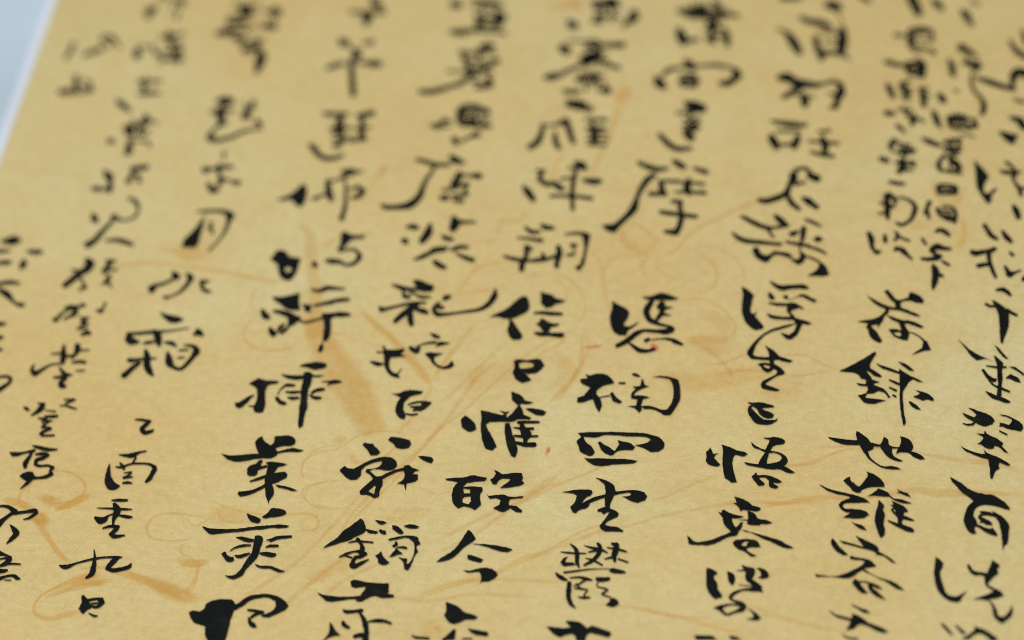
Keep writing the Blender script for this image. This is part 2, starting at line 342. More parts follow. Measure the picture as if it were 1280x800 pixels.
P-1446 -614 -1418 -588 -1392 -568 -1357 -583 -1315 -582 -1269 -583 -1283 -601 -1318 -611 -1335 -625 -1336 -664 -1324 -724 -1316 -771 -1318 -820 -1345 -827 -1370 -822 -1384 -789 -1375 -752 -1377 -704 -1390 -656 -1408 -636;S-1489 -771 17 -1468 -781 42 -1448 -761 37 -1419 -719 22 -1397 -698 7;S-1411 -782 7 -1373 -781 11;S-1169 -457 12 -1133 -449 31 -1085 -450 57 -1034 -443 40;P-1274 -527 -1240 -531 -1192 -532 -1141 -528 -1141 -504 -1114 -499 -1091 -509 -1081 -521 -1016 -515 -1041 -530 -1087 -536 -1083 -582 -1088 -631 -1081 -703 -1069 -763 -1073 -799 -1073 -847 -1067 -901 -1086 -922 -1099 -897 -1105 -838 -1115 -779 -1119 -719 -1132 -647 -1134 -586 -1136 -552 -1177 -563 -1215 -561 -1246 -549;S-1177 -607 17 -1215 -608 23 -1234 -619 14 -1254 -651 7 -1259 -682 7;P-1268 -697 -1253 -701 -1234 -722 -1198 -740 -1193 -754 -1213 -758 -1243 -748 -1268 -721;S-1216 -659 11 -1176 -660 20 -1135 -652 14;S-1196 -701 11 -1167 -704 22 -1136 -698 17;P-1030 -565 -989 -557 -939 -546 -902 -557 -929 -572 -965 -582 -992 -601 -974 -573;S-997 -621 14 -1023 -626 26 -1049 -638 20 -1065 -658 16;P-1079 -667 -1050 -677 -1000 -682 -1004 -697 -1034 -704 -1062 -692
P-1318 -1047 -1306 -1016 -1286 -999 -1273 -1025 -1248 -1047 -1224 -1062 -1211 -1038 -1210 -1014 -1217 -997 -1185 -988 -1140 -982 -1106 -991 -1087 -1013 -1087 -1039 -1111 -1055 -1152 -1059 -1178 -1070 -1194 -1081 -1177 -1100 -1175 -1129 -1199 -1152 -1235 -1155 -1266 -1143 -1291 -1110 -1306 -1081;P-1498 -1145 -1459 -1153 -1404 -1151 -1350 -1139 -1287 -1129 -1242 -1123 -1231 -1155 -1289 -1165 -1341 -1184 -1394 -1195 -1438 -1187 -1470 -1168;S-1179 -1112 13 -1127 -1092 18 -1091 -1084 28 -1054 -1086 18 -1032 -1082 6;P-1324 -1242 -1311 -1217 -1281 -1203 -1268 -1178 -1253 -1169 -1244 -1182 -1253 -1206 -1241 -1217 -1216 -1205 -1213 -1220 -1246 -1238 -1261 -1248 -1258 -1271 -1272 -1290 -1300 -1292 -1316 -1282;P-1229 -1187 -1193 -1180 -1146 -1183 -1100 -1188 -1123 -1204 -1149 -1211 -1158 -1239 -1165 -1263 -1141 -1253 -1105 -1246 -1086 -1260 -1088 -1286 -1120 -1312 -1144 -1331 -1161 -1338 -1143 -1372 -1136 -1406 -1143 -1435 -1151 -1453 -1152 -1482 -1165 -1454 -1181 -1421 -1192 -1376 -1204 -1330 -1209 -1284 -1209 -1238 -1214 -1203;S-1287 -1332 10 -1249 -1311 18 -1208 -1287 18;P-1341 -1426 -1335 -1409 -1304 -1404 -1261 -1391 -1221 -1361 -1197 -1341 -1191 -1362 -1232 -1397 -1280 -1430 -1324 -1443;P-1140 -1342 -1085 -1349 -1036 -1362 -1005 -1377 -1042 -1377 -1081 -1366 -1119 -1360
P-1401 28 -1344 35 -1289 50 -1281 -13 -1297 -34 -1332 -24 -1365 -7;P-1485 -55 -1472 -48 -1451 -67 -1425 -88 -1431 -108 -1460 -106 -1479 -86;S-1414 -49 14 -1364 -58 20 -1322 -74 19;S-1387 -41 11 -1326 -55 22 -1271 -88 26;P-1319 -92 -1264 -78 -1250 -106 -1266 -138 -1291 -159 -1307 -198 -1330 -225 -1352 -214 -1328 -187 -1306 -154;P-1418 -195 -1409 -169 -1391 -186 -1362 -209 -1359 -234 -1378 -250 -1401 -231;S-1362 -209 7 -1352 -164 13 -1327 -143 12;S-1355 -196 11 -1332 -169 14;S-1257 -113 9 -1198 -118 15 -1136 -90 15 -1101 -75 12;S-1244 15 17 -1214 -14 36 -1201 -32 16;S-1184 7 9 -1149 22 15 -1076 43 15;P-1125 -52 -1105 -53 -1051 -36 -1004 -29 -959 -41 -989 -60 -1050 -65 -1061 -84 -1048 -159 -1044 -221 -1060 -260 -1080 -255 -1086 -199 -1094 -137 -1108 -88;S-1077 -273 7 -1077 -305 27 -1080 -333 25;P-1446 63 -1370 69 -1286 107 -1277 38 -1255 -24 -1292 -33 -1342 -24 -1387 10 -1421 33;P-1493 -43 -1474 -39 -1424 -94 -1420 -113 -1458 -116 -1476 -98;S-1404 -48 20 -1353 -63 27 -1290 -90 36 -1251 -93 29;S-1219 138 15 -1169 129 25 -1136 157 35 -1078 158 21 -1030 159 15;S-1221 -28 26 -1211 -1 32 -1210 18 12;S-1185 13 12 -1105 45 15 -1033 70 28 -986 76 21;S-1114 -57 24 -1076 -54 30 -1021 -43 30 -963 -41 27
P-1996 667 -1991 687 -1981 621 -1981 542 -1980 463 -1988 422 -2031 417 -2076 422 -2073 475 -2046 530 -2023 585;S-2047 716 7 -1998 720 21 -1930 729 24 -1870 726 30;P-1880 729 -1842 736 -1805 701 -1816 660 -1824 606 -1829 560 -1854 492 -1881 431 -1906 387 -1909 402 -1881 457 -1856 525 -1846 592 -1850 658;S-1940 638 15 -1932 592 22 -1909 540 15;S-1955 590 9 -1926 572 14
P-1510 374 -1493 434 -1455 440 -1426 419 -1405 388 -1335 381 -1337 342 -1339 277 -1352 218 -1381 196 -1425 218 -1449 268 -1465 319 -1494 343 -1518 364;H-1419 294 -1401 308 -1378 300 -1370 281 -1385 264 -1404 270;P-1134 603 -1107 618 -1058 592 -986 597 -982 575 -1057 559 -1086 504 -1115 452 -1127 475 -1120 528;S-1115 452 10 -1061 477 16 -1016 470 19 -986 427 31 -1003 374 30 -1042 351 22 -1099 367 18;S-1183 377 16 -1139 373 41 -1090 374 25;P-1263 360 -1244 364 -1220 338 -1225 314 -1255 322
P-142 -1805 -117 -1772 -86 -1742 -56 -1708 -33 -1656 -15 -1604 0 -1566 22 -1584 51 -1623 25 -1656 -2 -1683 -30 -1731 -55 -1764 -87 -1787;P33 -1661 88 -1657 151 -1659 205 -1665 242 -1671 266 -1682 238 -1700 193 -1697 145 -1681 94 -1668;P25 -1737 57 -1743 116 -1762 104 -1785 63 -1778 27 -1766;P13 -1844 56 -1845 89 -1831 123 -1820 163 -1820 197 -1839 211 -1860 199 -1880 168 -1908 134 -1913 119 -1934 126 -1903 118 -1870 105 -1847 67 -1855 41 -1860
P-44 -2069 -3 -2079 36 -2097 72 -2128 113 -2138 149 -2154 131 -2170 84 -2177 61 -2194 28 -2212 -9 -2198 -38 -2158 -30 -2125;P-23 -2323 5 -2283 34 -2243 45 -2258 46 -2317;S112 -2239 9 149 -2254 29 212 -2262 29;S-187 -2314 7 -147 -2319 14 -94 -2319 16;S88 -2305 9 139 -2299 9;S-13 -2330 17 33 -2259 21;S-184 -2304 4 -162 -2323 10 -94 -2319 5
P-702 -1012 -689 -996 -662 -1003 -637 -998 -637 -1013 -604 -1039 -591 -1062 -606 -1081 -642 -1084 -664 -1050 -679 -1034;P-562 -965 -548 -941 -515 -943 -468 -949 -437 -958 -424 -983 -434 -1010 -469 -1022 -507 -1016 -531 -986;P-371 -1070 -342 -1065 -290 -1071 -277 -1088 -285 -1112 -312 -1105 -337 -1093;P-797 -1208 -773 -1174 -757 -1187 -719 -1193 -688 -1164 -648 -1131 -606 -1106 -554 -1090 -516 -1094 -486 -1117 -477 -1146 -489 -1170 -523 -1186 -565 -1182 -601 -1183 -628 -1197 -578 -1236 -552 -1228 -516 -1199 -474 -1174 -440 -1162 -434 -1142 -408 -1136 -386 -1155 -342 -1170 -372 -1180 -378 -1201 -349 -1201 -343 -1233 -355 -1251 -385 -1262 -402 -1270 -397 -1324 -415 -1274 -456 -1277 -431 -1254 -421 -1216 -435 -1178 -471 -1192 -512 -1222 -541 -1250 -536 -1290 -542 -1331 -540 -1377 -568 -1389 -599 -1370 -649 -1370 -655 -1347 -636 -1316 -611 -1279 -595 -1255 -622 -1222 -647 -1207 -646 -1189 -602 -1178 -573 -1160 -565 -1118 -619 -1138 -655 -1164 -673 -1192 -670 -1232 -687 -1265 -723 -1271 -748 -1256 -774 -1233;H-580 -1297 -569 -1310 -570 -1362 -608 -1346
P-194 -1220 -131 -1205 -86 -1199 -39 -1179 3 -1186 44 -1190 34 -1212 -10 -1221 -62 -1234 -73 -1250 -83 -1270 -31 -1259 28 -1261 34 -1281 24 -1316 38 -1378 32 -1396 10 -1423 -15 -1409 -53 -1401 -81 -1419 -108 -1397 -128 -1358 -134 -1296 -126 -1260 -111 -1238 -140 -1229 -172 -1227;H-78 -1277 -35 -1280 -33 -1310 -67 -1313;H-64 -1335 -28 -1330 -18 -1366 -28 -1387 -61 -1381 -69 -1359;P76 -1130 126 -1158 152 -1153 178 -1144 234 -1141 244 -1171 241 -1192 259 -1210 236 -1229 193 -1242 150 -1254 125 -1259 158 -1222 180 -1190 150 -1185 126 -1187 108 -1208 105 -1231 83 -1233 62 -1204 80 -1185 89 -1159;P58 -1302 74 -1318 126 -1307 157 -1302 195 -1315 268 -1304 263 -1316 193 -1330 193 -1359 200 -1375 241 -1377 277 -1406 270 -1418 238 -1414 207 -1392 188 -1411 168 -1425 134 -1412 110 -1403 142 -1375 145 -1340 116 -1329 81 -1337
P-722 -264 -708 -266 -693 -292 -651 -291 -587 -277 -592 -303 -608 -322 -566 -334 -604 -341 -655 -348 -659 -376 -651 -424 -626 -459 -600 -469 -574 -418 -590 -474 -576 -498 -609 -497 -647 -473 -673 -438 -687 -403 -703 -330;S-746 -315 9 -694 -315 11;P-777 -388 -738 -387 -689 -397 -699 -416 -731 -421 -753 -408;P-571 -264 -553 -254 -527 -269 -495 -254 -498 -301 -520 -310 -547 -293;P-468 -144 -430 -149 -393 -171 -400 -184 -434 -178;S-525 -256 7 -473 -227 12 -419 -214 20;P-418 -218 -382 -208 -329 -211 -360 -228 -395 -241 -416 -257 -402 -229;P-464 -308 -438 -294 -395 -295 -350 -295 -392 -317 -407 -337 -381 -378 -340 -397 -315 -382 -298 -344 -278 -376 -293 -398 -328 -413 -367 -404 -405 -377 -429 -345
P-605 -623 -564 -617 -531 -595 -486 -586 -425 -589 -435 -611 -475 -623 -503 -649 -519 -687 -515 -729 -495 -769 -494 -805 -523 -799 -548 -773 -561 -732 -557 -684 -545 -647 -566 -636;S-494 -697 8 -451 -675 14 -406 -667 11 -364 -670 7;P-424 -673 -363 -674 -377 -699 -396 -725 -427 -736 -413 -708;S-478 -711 8 -445 -711 19 -418 -708 19;S-435 -716 13 -454 -738 13;S-447 -729 16 -414 -730 16;S-492 -765 10 -463 -770 13 -427 -762 10
P59 -320 85 -305 141 -306 186 -292 214 -295 243 -337 229 -365 202 -401 166 -406 155 -413 120 -383 170 -376 179 -344 172 -327 125 -322 94 -333 104 -369 137 -403 182 -451 161 -468 130 -479 94 -455 65 -409 71 -365;S101 -378 8 138 -379 17 174 -372 23
P-174 -778 -151 -749 -125 -768 -89 -801 -73 -841 -91 -860 -118 -865 -160 -836;P-71 -704 -28 -710 25 -722 53 -729 71 -722 32 -693 72 -704 99 -695 80 -721 88 -744 111 -712 138 -650 95 -612 81 -549 130 -567 158 -589 169 -612 221 -619 191 -636 154 -634 144 -644 169 -684 181 -718 224 -733 218 -749 153 -750 120 -771 47 -777 -7 -784 -23 -801 -7 -841 29 -897 62 -959 42 -990 2 -982 -30 -914 -52 -821 -57 -762;P84 -786 108 -784 139 -864 166 -921 184 -978 179 -1031 154 -1022 128 -971 104 -903 90 -845;P178 -671 223 -665 280 -674 305 -687 290 -712 249 -710 213 -689;S157 -775 21 211 -768 19 273 -763 16;S138 -815 8 182 -818 16 247 -813 18;S150 -875 13 209 -875 18 281 -866 13;S166 -923 17 218 -934 30 272 -929 33;S176 -778 20 192 -824 41 216 -858 60 217 -893 30 217 -922 20
S-743 685 23 -709 688 43 -679 682 29;S-758 579 15 -737 570 47 -719 548 15;S-607 718 20 -607 659 52 -622 605 49 -635 571 39;S-476 781 32 -460 742 61 -464 689 51 -468 672 26;S-446 747 37 -394 751 23 -343 755 17;S-519 629 17 -491 608 37 -452 605 22;P-662 417 -630 455 -579 497 -564 525 -519 541 -460 539 -483 505 -538 487 -581 454 -616 430;S-537 423 19 -509 399 41 -463 373 31;S-443 521 26 -403 543 33 -350 547 19;S-413 491 12 -361 466 29 -304 444 32
P-766 218 -713 216 -653 202 -604 199 -619 230 -636 260 -596 264 -544 242 -499 226 -501 182 -542 172 -591 181 -638 171 -686 173 -729 196;S-674 162 11 -659 131 30 -629 121 20;S-634 152 15 -598 161 12;S-594 142 14 -554 130 24 -507 137 12;S-790 32 18 -777 11 32 -737 27 21 -674 54 18 -602 78 24 -527 87 15;S-581 67 42 -620 14 47 -659 -34 35 -680 -73 29;S-605 15 29 -595 -47 38 -580 -90 29;S-585 35 20 -535 23 37 -503 10 22;S-427 117 14 -416 134 38 -393 148 24;S-447 93 17 -468 64 20 -468 32 27 -441 3 34 -381 10 18 -290 34 18 -235 49 21 -191 67 26 -151 114 34 -131 172 36 -133 229 9;S-446 59 30 -417 57 21
P-137 2 -96 36 -49 71 -10 125 21 172 47 186 69 169 88 107 75 62 34 28 -1 6 -48 2 -87 12;P-19 -1 7 -12 43 -65 83 -124 71 -154 34 -157 2 -131 -14 -82 -11 -38;P131 225 166 217 205 208 232 184 291 168 266 149 234 138 219 115 183 102 149 138 144 188;S119 57 9 170 64 24 227 62 27 283 63 21;P141 -26 162 -12 167 16 186 15 233 -13 285 -12 273 -31 233 -44 233 -75 210 -83 191 -78 167 -43;P137 -95 183 -85 239 -87 318 -81 322 -111 291 -120 234 -112 178 -117
P503 -825 561 -814 629 -807 707 -799 775 -798 849 -794 889 -796 929 -805 965 -817 988 -839 1002 -863 1000 -893 972 -920 928 -926 891 -902 832 -886 876 -874 903 -861 923 -839 904 -824 857 -817 813 -822 722 -822 654 -823 628 -841 589 -848 540 -847 560 -886 599 -919 618 -951 610 -977 588 -984 561 -970 532 -951 524 -922 507 -894 510 -876 528 -856 522 -841;P628 -884 641 -875 664 -896 688 -908 729 -938 750 -885 735 -858 767 -865 808 -872 840 -899 829 -922 775 -925 741 -940 727 -963 708 -970 678 -956 651 -930;P562 -999 594 -1004 660 -996 722 -995 801 -991 868 -997 841 -1017 783 -1027 728 -1034 706 -1043 662 -1049 622 -1045 588 -1022
P473 -1256 515 -1245 553 -1233 614 -1226 639 -1229 649 -1244 637 -1267 620 -1275 607 -1298 597 -1327 629 -1299 665 -1275 719 -1252 718 -1227 702 -1179 677 -1156 647 -1137 698 -1147 746 -1171 763 -1191 775 -1226 804 -1221 853 -1210 897 -1208 935 -1219 953 -1243 944 -1272 905 -1293 868 -1284 832 -1264 799 -1253 834 -1257 860 -1247 864 -1233 849 -1225 811 -1235 768 -1252 762 -1284 756 -1313 756 -1345 795 -1363 812 -1379 808 -1401 780 -1421 755 -1441 745 -1466 771 -1472 815 -1474 854 -1495 850 -1505 803 -1505 753 -1509 732 -1496 719 -1479 729 -1454 746 -1413 763 -1369 746 -1374 732 -1391 712 -1374 690 -1376 696 -1358 720 -1345 731 -1340 723 -1298 722 -1271 684 -1291 643 -1318 638 -1341 621 -1361 599 -1365 580 -1385 577 -1398 555 -1388 537 -1357 555 -1331 562 -1298 562 -1270 539 -1259
S576 -1614 7 608 -1642 20 623 -1680 25 629 -1731 22 646 -1769 10;S532 -1673 6 595 -1675 13 671 -1671 7;P539 -1744 555 -1712 579 -1699 567 -1724 567 -1741 611 -1741 627 -1753 600 -1760 567 -1767 549 -1760;S653 -1618 5 714 -1633 18 749 -1638 16 787 -1655 7;S726 -1597 17 741 -1621 25 739 -1669 24 715 -1715 22 672 -1752 13;S683 -1661 9 722 -1647 15;S672 -1703 5 707 -1711 13;S725 -1718 12 770 -1743 12;S805 -1592 18 830 -1596 28 831 -1635 33 826 -1670 30 835 -1711 15;S781 -1622 7 830 -1625 13 888 -1639 11;S777 -1701 7 811 -1687 15;S853 -1694 11 907 -1711 11;S570 -1812 13 640 -1795 11 720 -1775 7 814 -1765 5;P810 -1780 824 -1759 848 -1762 891 -1770 906 -1782 887 -1790 839 -1792;P519 -1814 541 -1824 593 -1855 599 -1867 567 -1866 533 -1843;S606 -1847 7 653 -1837 13 695 -1844 20 729 -1850 9;S609 -1879 22 611 -1922 28 617 -1972 26 633 -2013 26 663 -2045 9;S696 -1850 12 663 -1883 10 655 -1899 9 684 -1915 11 715 -1917 7 703 -1948 9 701 -1961 9;S652 -1884 10 635 -1903 5;S643 -1915 7 678 -1916 9;S668 -1972 5 699 -1973 16 733 -1969 11;S756 -1842 24 791 -1841 30 820 -1833 20;S766 -1861 5 759 -1883 6 771 -1895 7 802 -1900 11 824 -1909 9 797 -1939 14 808 -1947 9 848 -1958 7;P824 -2013 845 -1986 842 -1969 865 -1960 892 -1981 894 -1998 870 -2021 849 -2019
P528 -2183 573 -2183 621 -2185 660 -2175 644 -2160 624 -2137 661 -2133 702 -2138 729 -2156 748 -2173 769 -2153 822 -2169 872 -2185 884 -2201 870 -2223 814 -2211 766 -2202 751 -2221 750 -2259 700 -2263 692 -2235 673 -2218 640 -2227 609 -2247 573 -2229
P562 189 603 161 649 137 676 110 672 66 655 21 663 -3 695 -1 720 22 745 44 722 8 685 -33 681 -70 640 -73 604 -51 577 8 566 70 570 133;P730 234 776 240 838 274 891 261 948 236 910 223 854 216 808 215 803 177 791 125 807 77 857 43 925 24 956 4 950 -24 906 -46 849 -38 784 -35 758 -52 718 -104 677 -147 634 -173 626 -149 664 -115 704 -68 728 -35 781 -15 846 -14 901 -5 913 10 841 23 792 44 763 86 752 135 769 186 784 215 751 220;P842 205 870 204 879 170 926 167 882 145 876 120 925 101 869 97 851 61 825 41 837 92 851 130 824 159;S698 -124 10 734 -152 22 774 -180 30 821 -180 23 855 -161 20;S797 -104 27 814 -90 22;S829 -95 7 892 -80 9 933 -81 23;P924 -75 956 -75 1021 -111 1008 -124 960 -109
P465 -424 505 -413 483 -387 516 -392 551 -375 602 -377 638 -404 660 -433 643 -446 600 -462 568 -500 572 -530 600 -564 611 -611 604 -662 582 -631 554 -568 532 -575 499 -596 467 -599 466 -563 501 -548 522 -498 528 -480 489 -465 463 -443;S594 -552 7 646 -534 8;P644 -518 661 -505 689 -545 725 -575 709 -588 670 -572;S688 -436 11 720 -434 14;P750 -359 774 -354 805 -376 792 -382 758 -372;P812 -396 822 -401 836 -439 864 -446 830 -463 796 -490 781 -525 819 -519 879 -526 840 -544 833 -598 892 -593 959 -615 986 -609 1006 -554 1006 -482 988 -412 971 -383 929 -375 864 -376 918 -364 974 -367 1022 -385 1041 -455 1048 -527 1036 -575 1019 -624 1004 -649 973 -652 943 -631 895 -613 841 -621 831 -646 794 -613 748 -605 806 -597 808 -547 771 -544 767 -508 789 -470 765 -457 810 -450;H841 -606 853 -609 846 -625 837 -616
S-32 735 20 12 699 34 54 706 23;S61 762 23 87 744 38 131 741 29;S-72 647 10 -13 645 19 80 635 29;S210 694 10 275 710 20 324 709 26;P304 715 362 712 362 641 359 563 360 485 348 433 332 412 314 424 309 440 335 458 343 536 335 626 319 676;S-4 580 31 7 510 29 -7 444 34 -3 387 30;S-5 587 19 29 557 24;S-125 493 15 -54 473 28 23 466 19 98 481 32 144 494 22 187 524 19;S105 530 19 110 498 28;S186 595 28 200 538 40 196 466 31 201 432 30;S266 607 33 289 612 23;S249 528 16 281 536 23;S284 583 9 289 544 9
P1240 -901 1256 -882 1258 -863 1269 -881 1284 -912 1319 -900 1293 -919 1289 -937 1309 -961 1329 -984 1319 -997 1285 -995 1258 -983 1245 -963 1248 -941;P1320 -840 1358 -851 1393 -866 1405 -873 1451 -883 1475 -894 1460 -908 1443 -913 1409 -905 1401 -909 1395 -932 1396 -968 1408 -1024 1421 -1059 1435 -1101 1403 -1105 1388 -1091 1364 -1073 1358 -1050 1349 -1015 1339 -958 1336 -900 1329 -865;P1546 -770 1582 -769 1601 -760 1629 -763 1658 -771 1672 -788 1664 -806 1623 -816 1605 -830 1595 -864 1628 -865 1663 -876 1687 -896 1701 -923 1693 -949 1681 -965 1713 -982 1751 -1006 1722 -1013 1693 -1003 1658 -988 1608 -993 1552 -985 1495 -977 1475 -972 1459 -956 1493 -961 1541 -966 1546 -933 1562 -896 1568 -873 1532 -856 1503 -846 1490 -829 1482 -806 1507 -828 1537 -847 1567 -857 1576 -829 1584 -799 1581 -779 1558 -778;H1590 -877 1624 -874 1653 -888 1665 -908 1658 -931 1631 -946 1588 -957 1585 -930;P1512 -1055 1527 -1036 1534 -1021 1544 -1045 1585 -1038 1614 -1043 1648 -1054 1685 -1078 1663 -1087 1640 -1085 1636 -1094 1671 -1116 1655 -1126 1633 -1125 1616 -1117 1608 -1072 1587 -1053 1559 -1056 1555 -1066 1589 -1098 1585 -1111 1555 -1116 1541 -1095 1522 -1072
P1431 -1205 1465 -1212 1500 -1227 1524 -1244 1537 -1259 1565 -1264 1589 -1274 1579 -1291 1560 -1297 1538 -1294 1507 -1292 1485 -1292 1482 -1306 1475 -1300 1471 -1286 1455 -1266 1428 -1248 1450 -1249 1442 -1225;P1353 -1320 1376 -1325 1376 -1309 1387 -1301 1400 -1310 1417 -1321 1445 -1329 1473 -1335 1502 -1341 1481 -1351 1454 -1356 1437 -1355 1443 -1384 1457 -1407 1466 -1418 1476 -1405 1485 -1387 1500 -1375 1496 -1414 1485 -1443 1477 -1468 1464 -1478 1443 -1482 1415 -1499 1385 -1525 1354 -1544 1322 -1555 1284 -1557 1246 -1558 1220 -1554 1213 -1523 1204 -1496 1224 -1512 1242 -1531 1265 -1539 1303 -1532 1345 -1515 1381 -1491 1412 -1474 1442 -1452 1423 -1431 1402 -1408 1391 -1385 1384 -1354 1368 -1334;P1514 -1300 1542 -1305 1563 -1321 1576 -1345 1591 -1351 1630 -1355 1663 -1370 1638 -1379 1594 -1383 1592 -1392 1551 -1394 1522 -1389 1525 -1355 1522 -1328;S1477 -1367 3 1499 -1363 5 1523 -1363 6;P1493 -1434 1523 -1436 1563 -1447 1602 -1457 1647 -1469 1706 -1485 1750 -1509 1793 -1530 1780 -1536 1741 -1535 1701 -1518 1661 -1497 1627 -1486 1587 -1465 1546 -1448 1512 -1441;P1460 -1525 1473 -1507 1508 -1500 1540 -1494 1574 -1498 1599 -1510 1614 -1542 1590 -1545 1557 -1549 1539 -1558 1543 -1573 1573 -1592 1600 -1605 1569 -1612 1552 -1598 1528 -1578 1505 -1573 1482 -1558 1466 -1542;H1507 -1532 1520 -1513 1536 -1508 1551 -1517 1538 -1522 1539 -1543 1527 -1545 1513 -1542
P1339 -1709 1366 -1717 1395 -1733 1402 -1748 1385 -1756 1390 -1783 1410 -1815 1416 -1849 1446 -1894 1434 -1908 1423 -1906 1416 -1918 1393 -1904 1368 -1874 1350 -1828 1341 -1753;P1452 -1723 1474 -1731 1492 -1743 1500 -1766 1499 -1801 1491 -1816 1477 -1806 1462 -1777;S1504 -1715 4 1542 -1709 9;P1525 -1675 1555 -1683 1589 -1689 1601 -1696 1602 -1723 1591 -1765 1621 -1784 1652 -1811 1649 -1824 1662 -1847 1633 -1846 1600 -1846 1557 -1846 1526 -1863 1502 -1885 1498 -1906 1521 -1915 1560 -1924 1580 -1946 1579 -1969 1564 -1987 1530 -1997 1490 -2021 1468 -2016 1438 -1992 1404 -1977 1434 -1959 1471 -1946 1508 -1939 1552 -1945 1518 -1931 1486 -1914 1478 -1894 1490 -1873 1514 -1850 1555 -1833 1582 -1827 1602 -1815 1584 -1796 1560 -1775 1552 -1748 1551 -1721 1535 -1698;H1455 -1974 1472 -1959 1498 -1950 1536 -1950 1548 -1965 1519 -1988 1488 -2008 1465 -1993;S1520 -1809 3 1553 -1811 5 1597 -1812 6;P1602 -1689 1626 -1685 1654 -1694 1676 -1716 1681 -1733 1671 -1751 1645 -1757 1617 -1752 1638 -1740 1632 -1713 1619 -1697;P1580 -1956 1603 -1967 1637 -1991 1664 -2015 1661 -2032 1637 -2039 1605 -2035 1577 -2033 1620 -2026 1627 -2015 1616 -1989;P1324 -2170 1372 -2164 1425 -2163 1450 -2185 1338 -2195;P1510 -2155 1543 -2156 1582 -2173 1524 -2178
P1301 358 1329 344 1360 319 1380 297 1375 250 1372 187 1378 160 1396 150 1410 182 1404 135 1434 99 1464 58 1457 42 1415 29 1384 48 1350 92 1326 152 1317 214 1316 284;P1455 418 1486 404 1522 387 1569 391 1603 397 1649 405 1679 392 1695 376 1664 367 1629 370 1578 360 1544 346 1514 355 1482 380;P1462 327 1476 325 1500 291 1502 272 1476 273 1462 296;S1554 303 13 1567 295 29 1576 289 14;S1587 270 4 1624 301 5 1657 318 18;P1651 323 1674 324 1711 304 1747 285 1729 268 1695 287 1664 304;S1473 242 9 1515 237 20 1572 238 19 1618 242 25 1673 215 9;P1579 231 1631 235 1645 212 1617 202 1604 186 1627 153 1646 135 1688 126 1736 103 1708 93 1679 99 1672 56 1659 12 1634 -24 1605 -27 1560 16 1584 14 1613 5 1639 38 1649 85 1618 133 1597 166 1580 188;S1474 156 8 1502 139 25 1560 132 20 1629 136 22
P1650 100 1612 74 1557 46 1503 19 1461 -27 1433 -87 1423 -156 1436 -170 1477 -173 1517 -171 1506 -127 1482 -83 1515 -103 1543 -124 1573 -159 1608 -172 1656 -187 1640 -201 1605 -198 1570 -186 1547 -192 1553 -222 1587 -242 1619 -277 1612 -292 1577 -310 1540 -344 1515 -372 1522 -381 1563 -394 1604 -413 1583 -423 1548 -419 1502 -407 1491 -385 1502 -354 1538 -325 1570 -300 1576 -273 1554 -256 1539 -276 1517 -287 1493 -272 1472 -240 1455 -233 1482 -218 1527 -218 1519 -194 1468 -194 1416 -191 1393 -166 1388 -144 1401 -105 1429 -49 1464 0 1512 43 1566 70 1611 89;H1487 -238 1500 -230 1529 -239 1529 -258 1508 -254
P1428 -519 1468 -519 1502 -513 1542 -521 1586 -534 1578 -544 1551 -548 1514 -555 1530 -568 1565 -580 1589 -595 1585 -619 1559 -627 1529 -617 1504 -593 1490 -564 1465 -544 1455 -552 1474 -577 1507 -615 1537 -638 1571 -639 1596 -635 1615 -622 1603 -647 1569 -670 1519 -674 1483 -661 1450 -612 1438 -576 1440 -546 1459 -536
P1903 -736 1951 -740 2008 -745 2052 -746 2070 -745 2060 -708 2060 -677 2081 -690 2117 -718 2145 -755 2165 -761 2201 -765 2210 -735 2216 -706 2240 -725 2249 -765 2277 -777 2305 -776 2313 -737 2303 -696 2338 -705 2367 -726 2382 -764 2373 -801 2407 -809 2436 -828 2454 -847 2427 -854 2393 -839 2363 -813 2335 -807 2307 -810 2292 -825 2300 -786 2267 -785 2269 -814 2285 -845 2335 -874 2307 -875 2261 -858 2232 -831 2203 -787 2200 -780 2164 -781 2162 -800 2136 -818 2148 -853 2181 -893 2216 -915 2244 -920 2266 -915 2299 -919 2335 -934 2301 -935 2246 -934 2212 -923 2177 -901 2141 -868 2109 -820 2084 -777 2033 -781 1994 -778 1948 -763
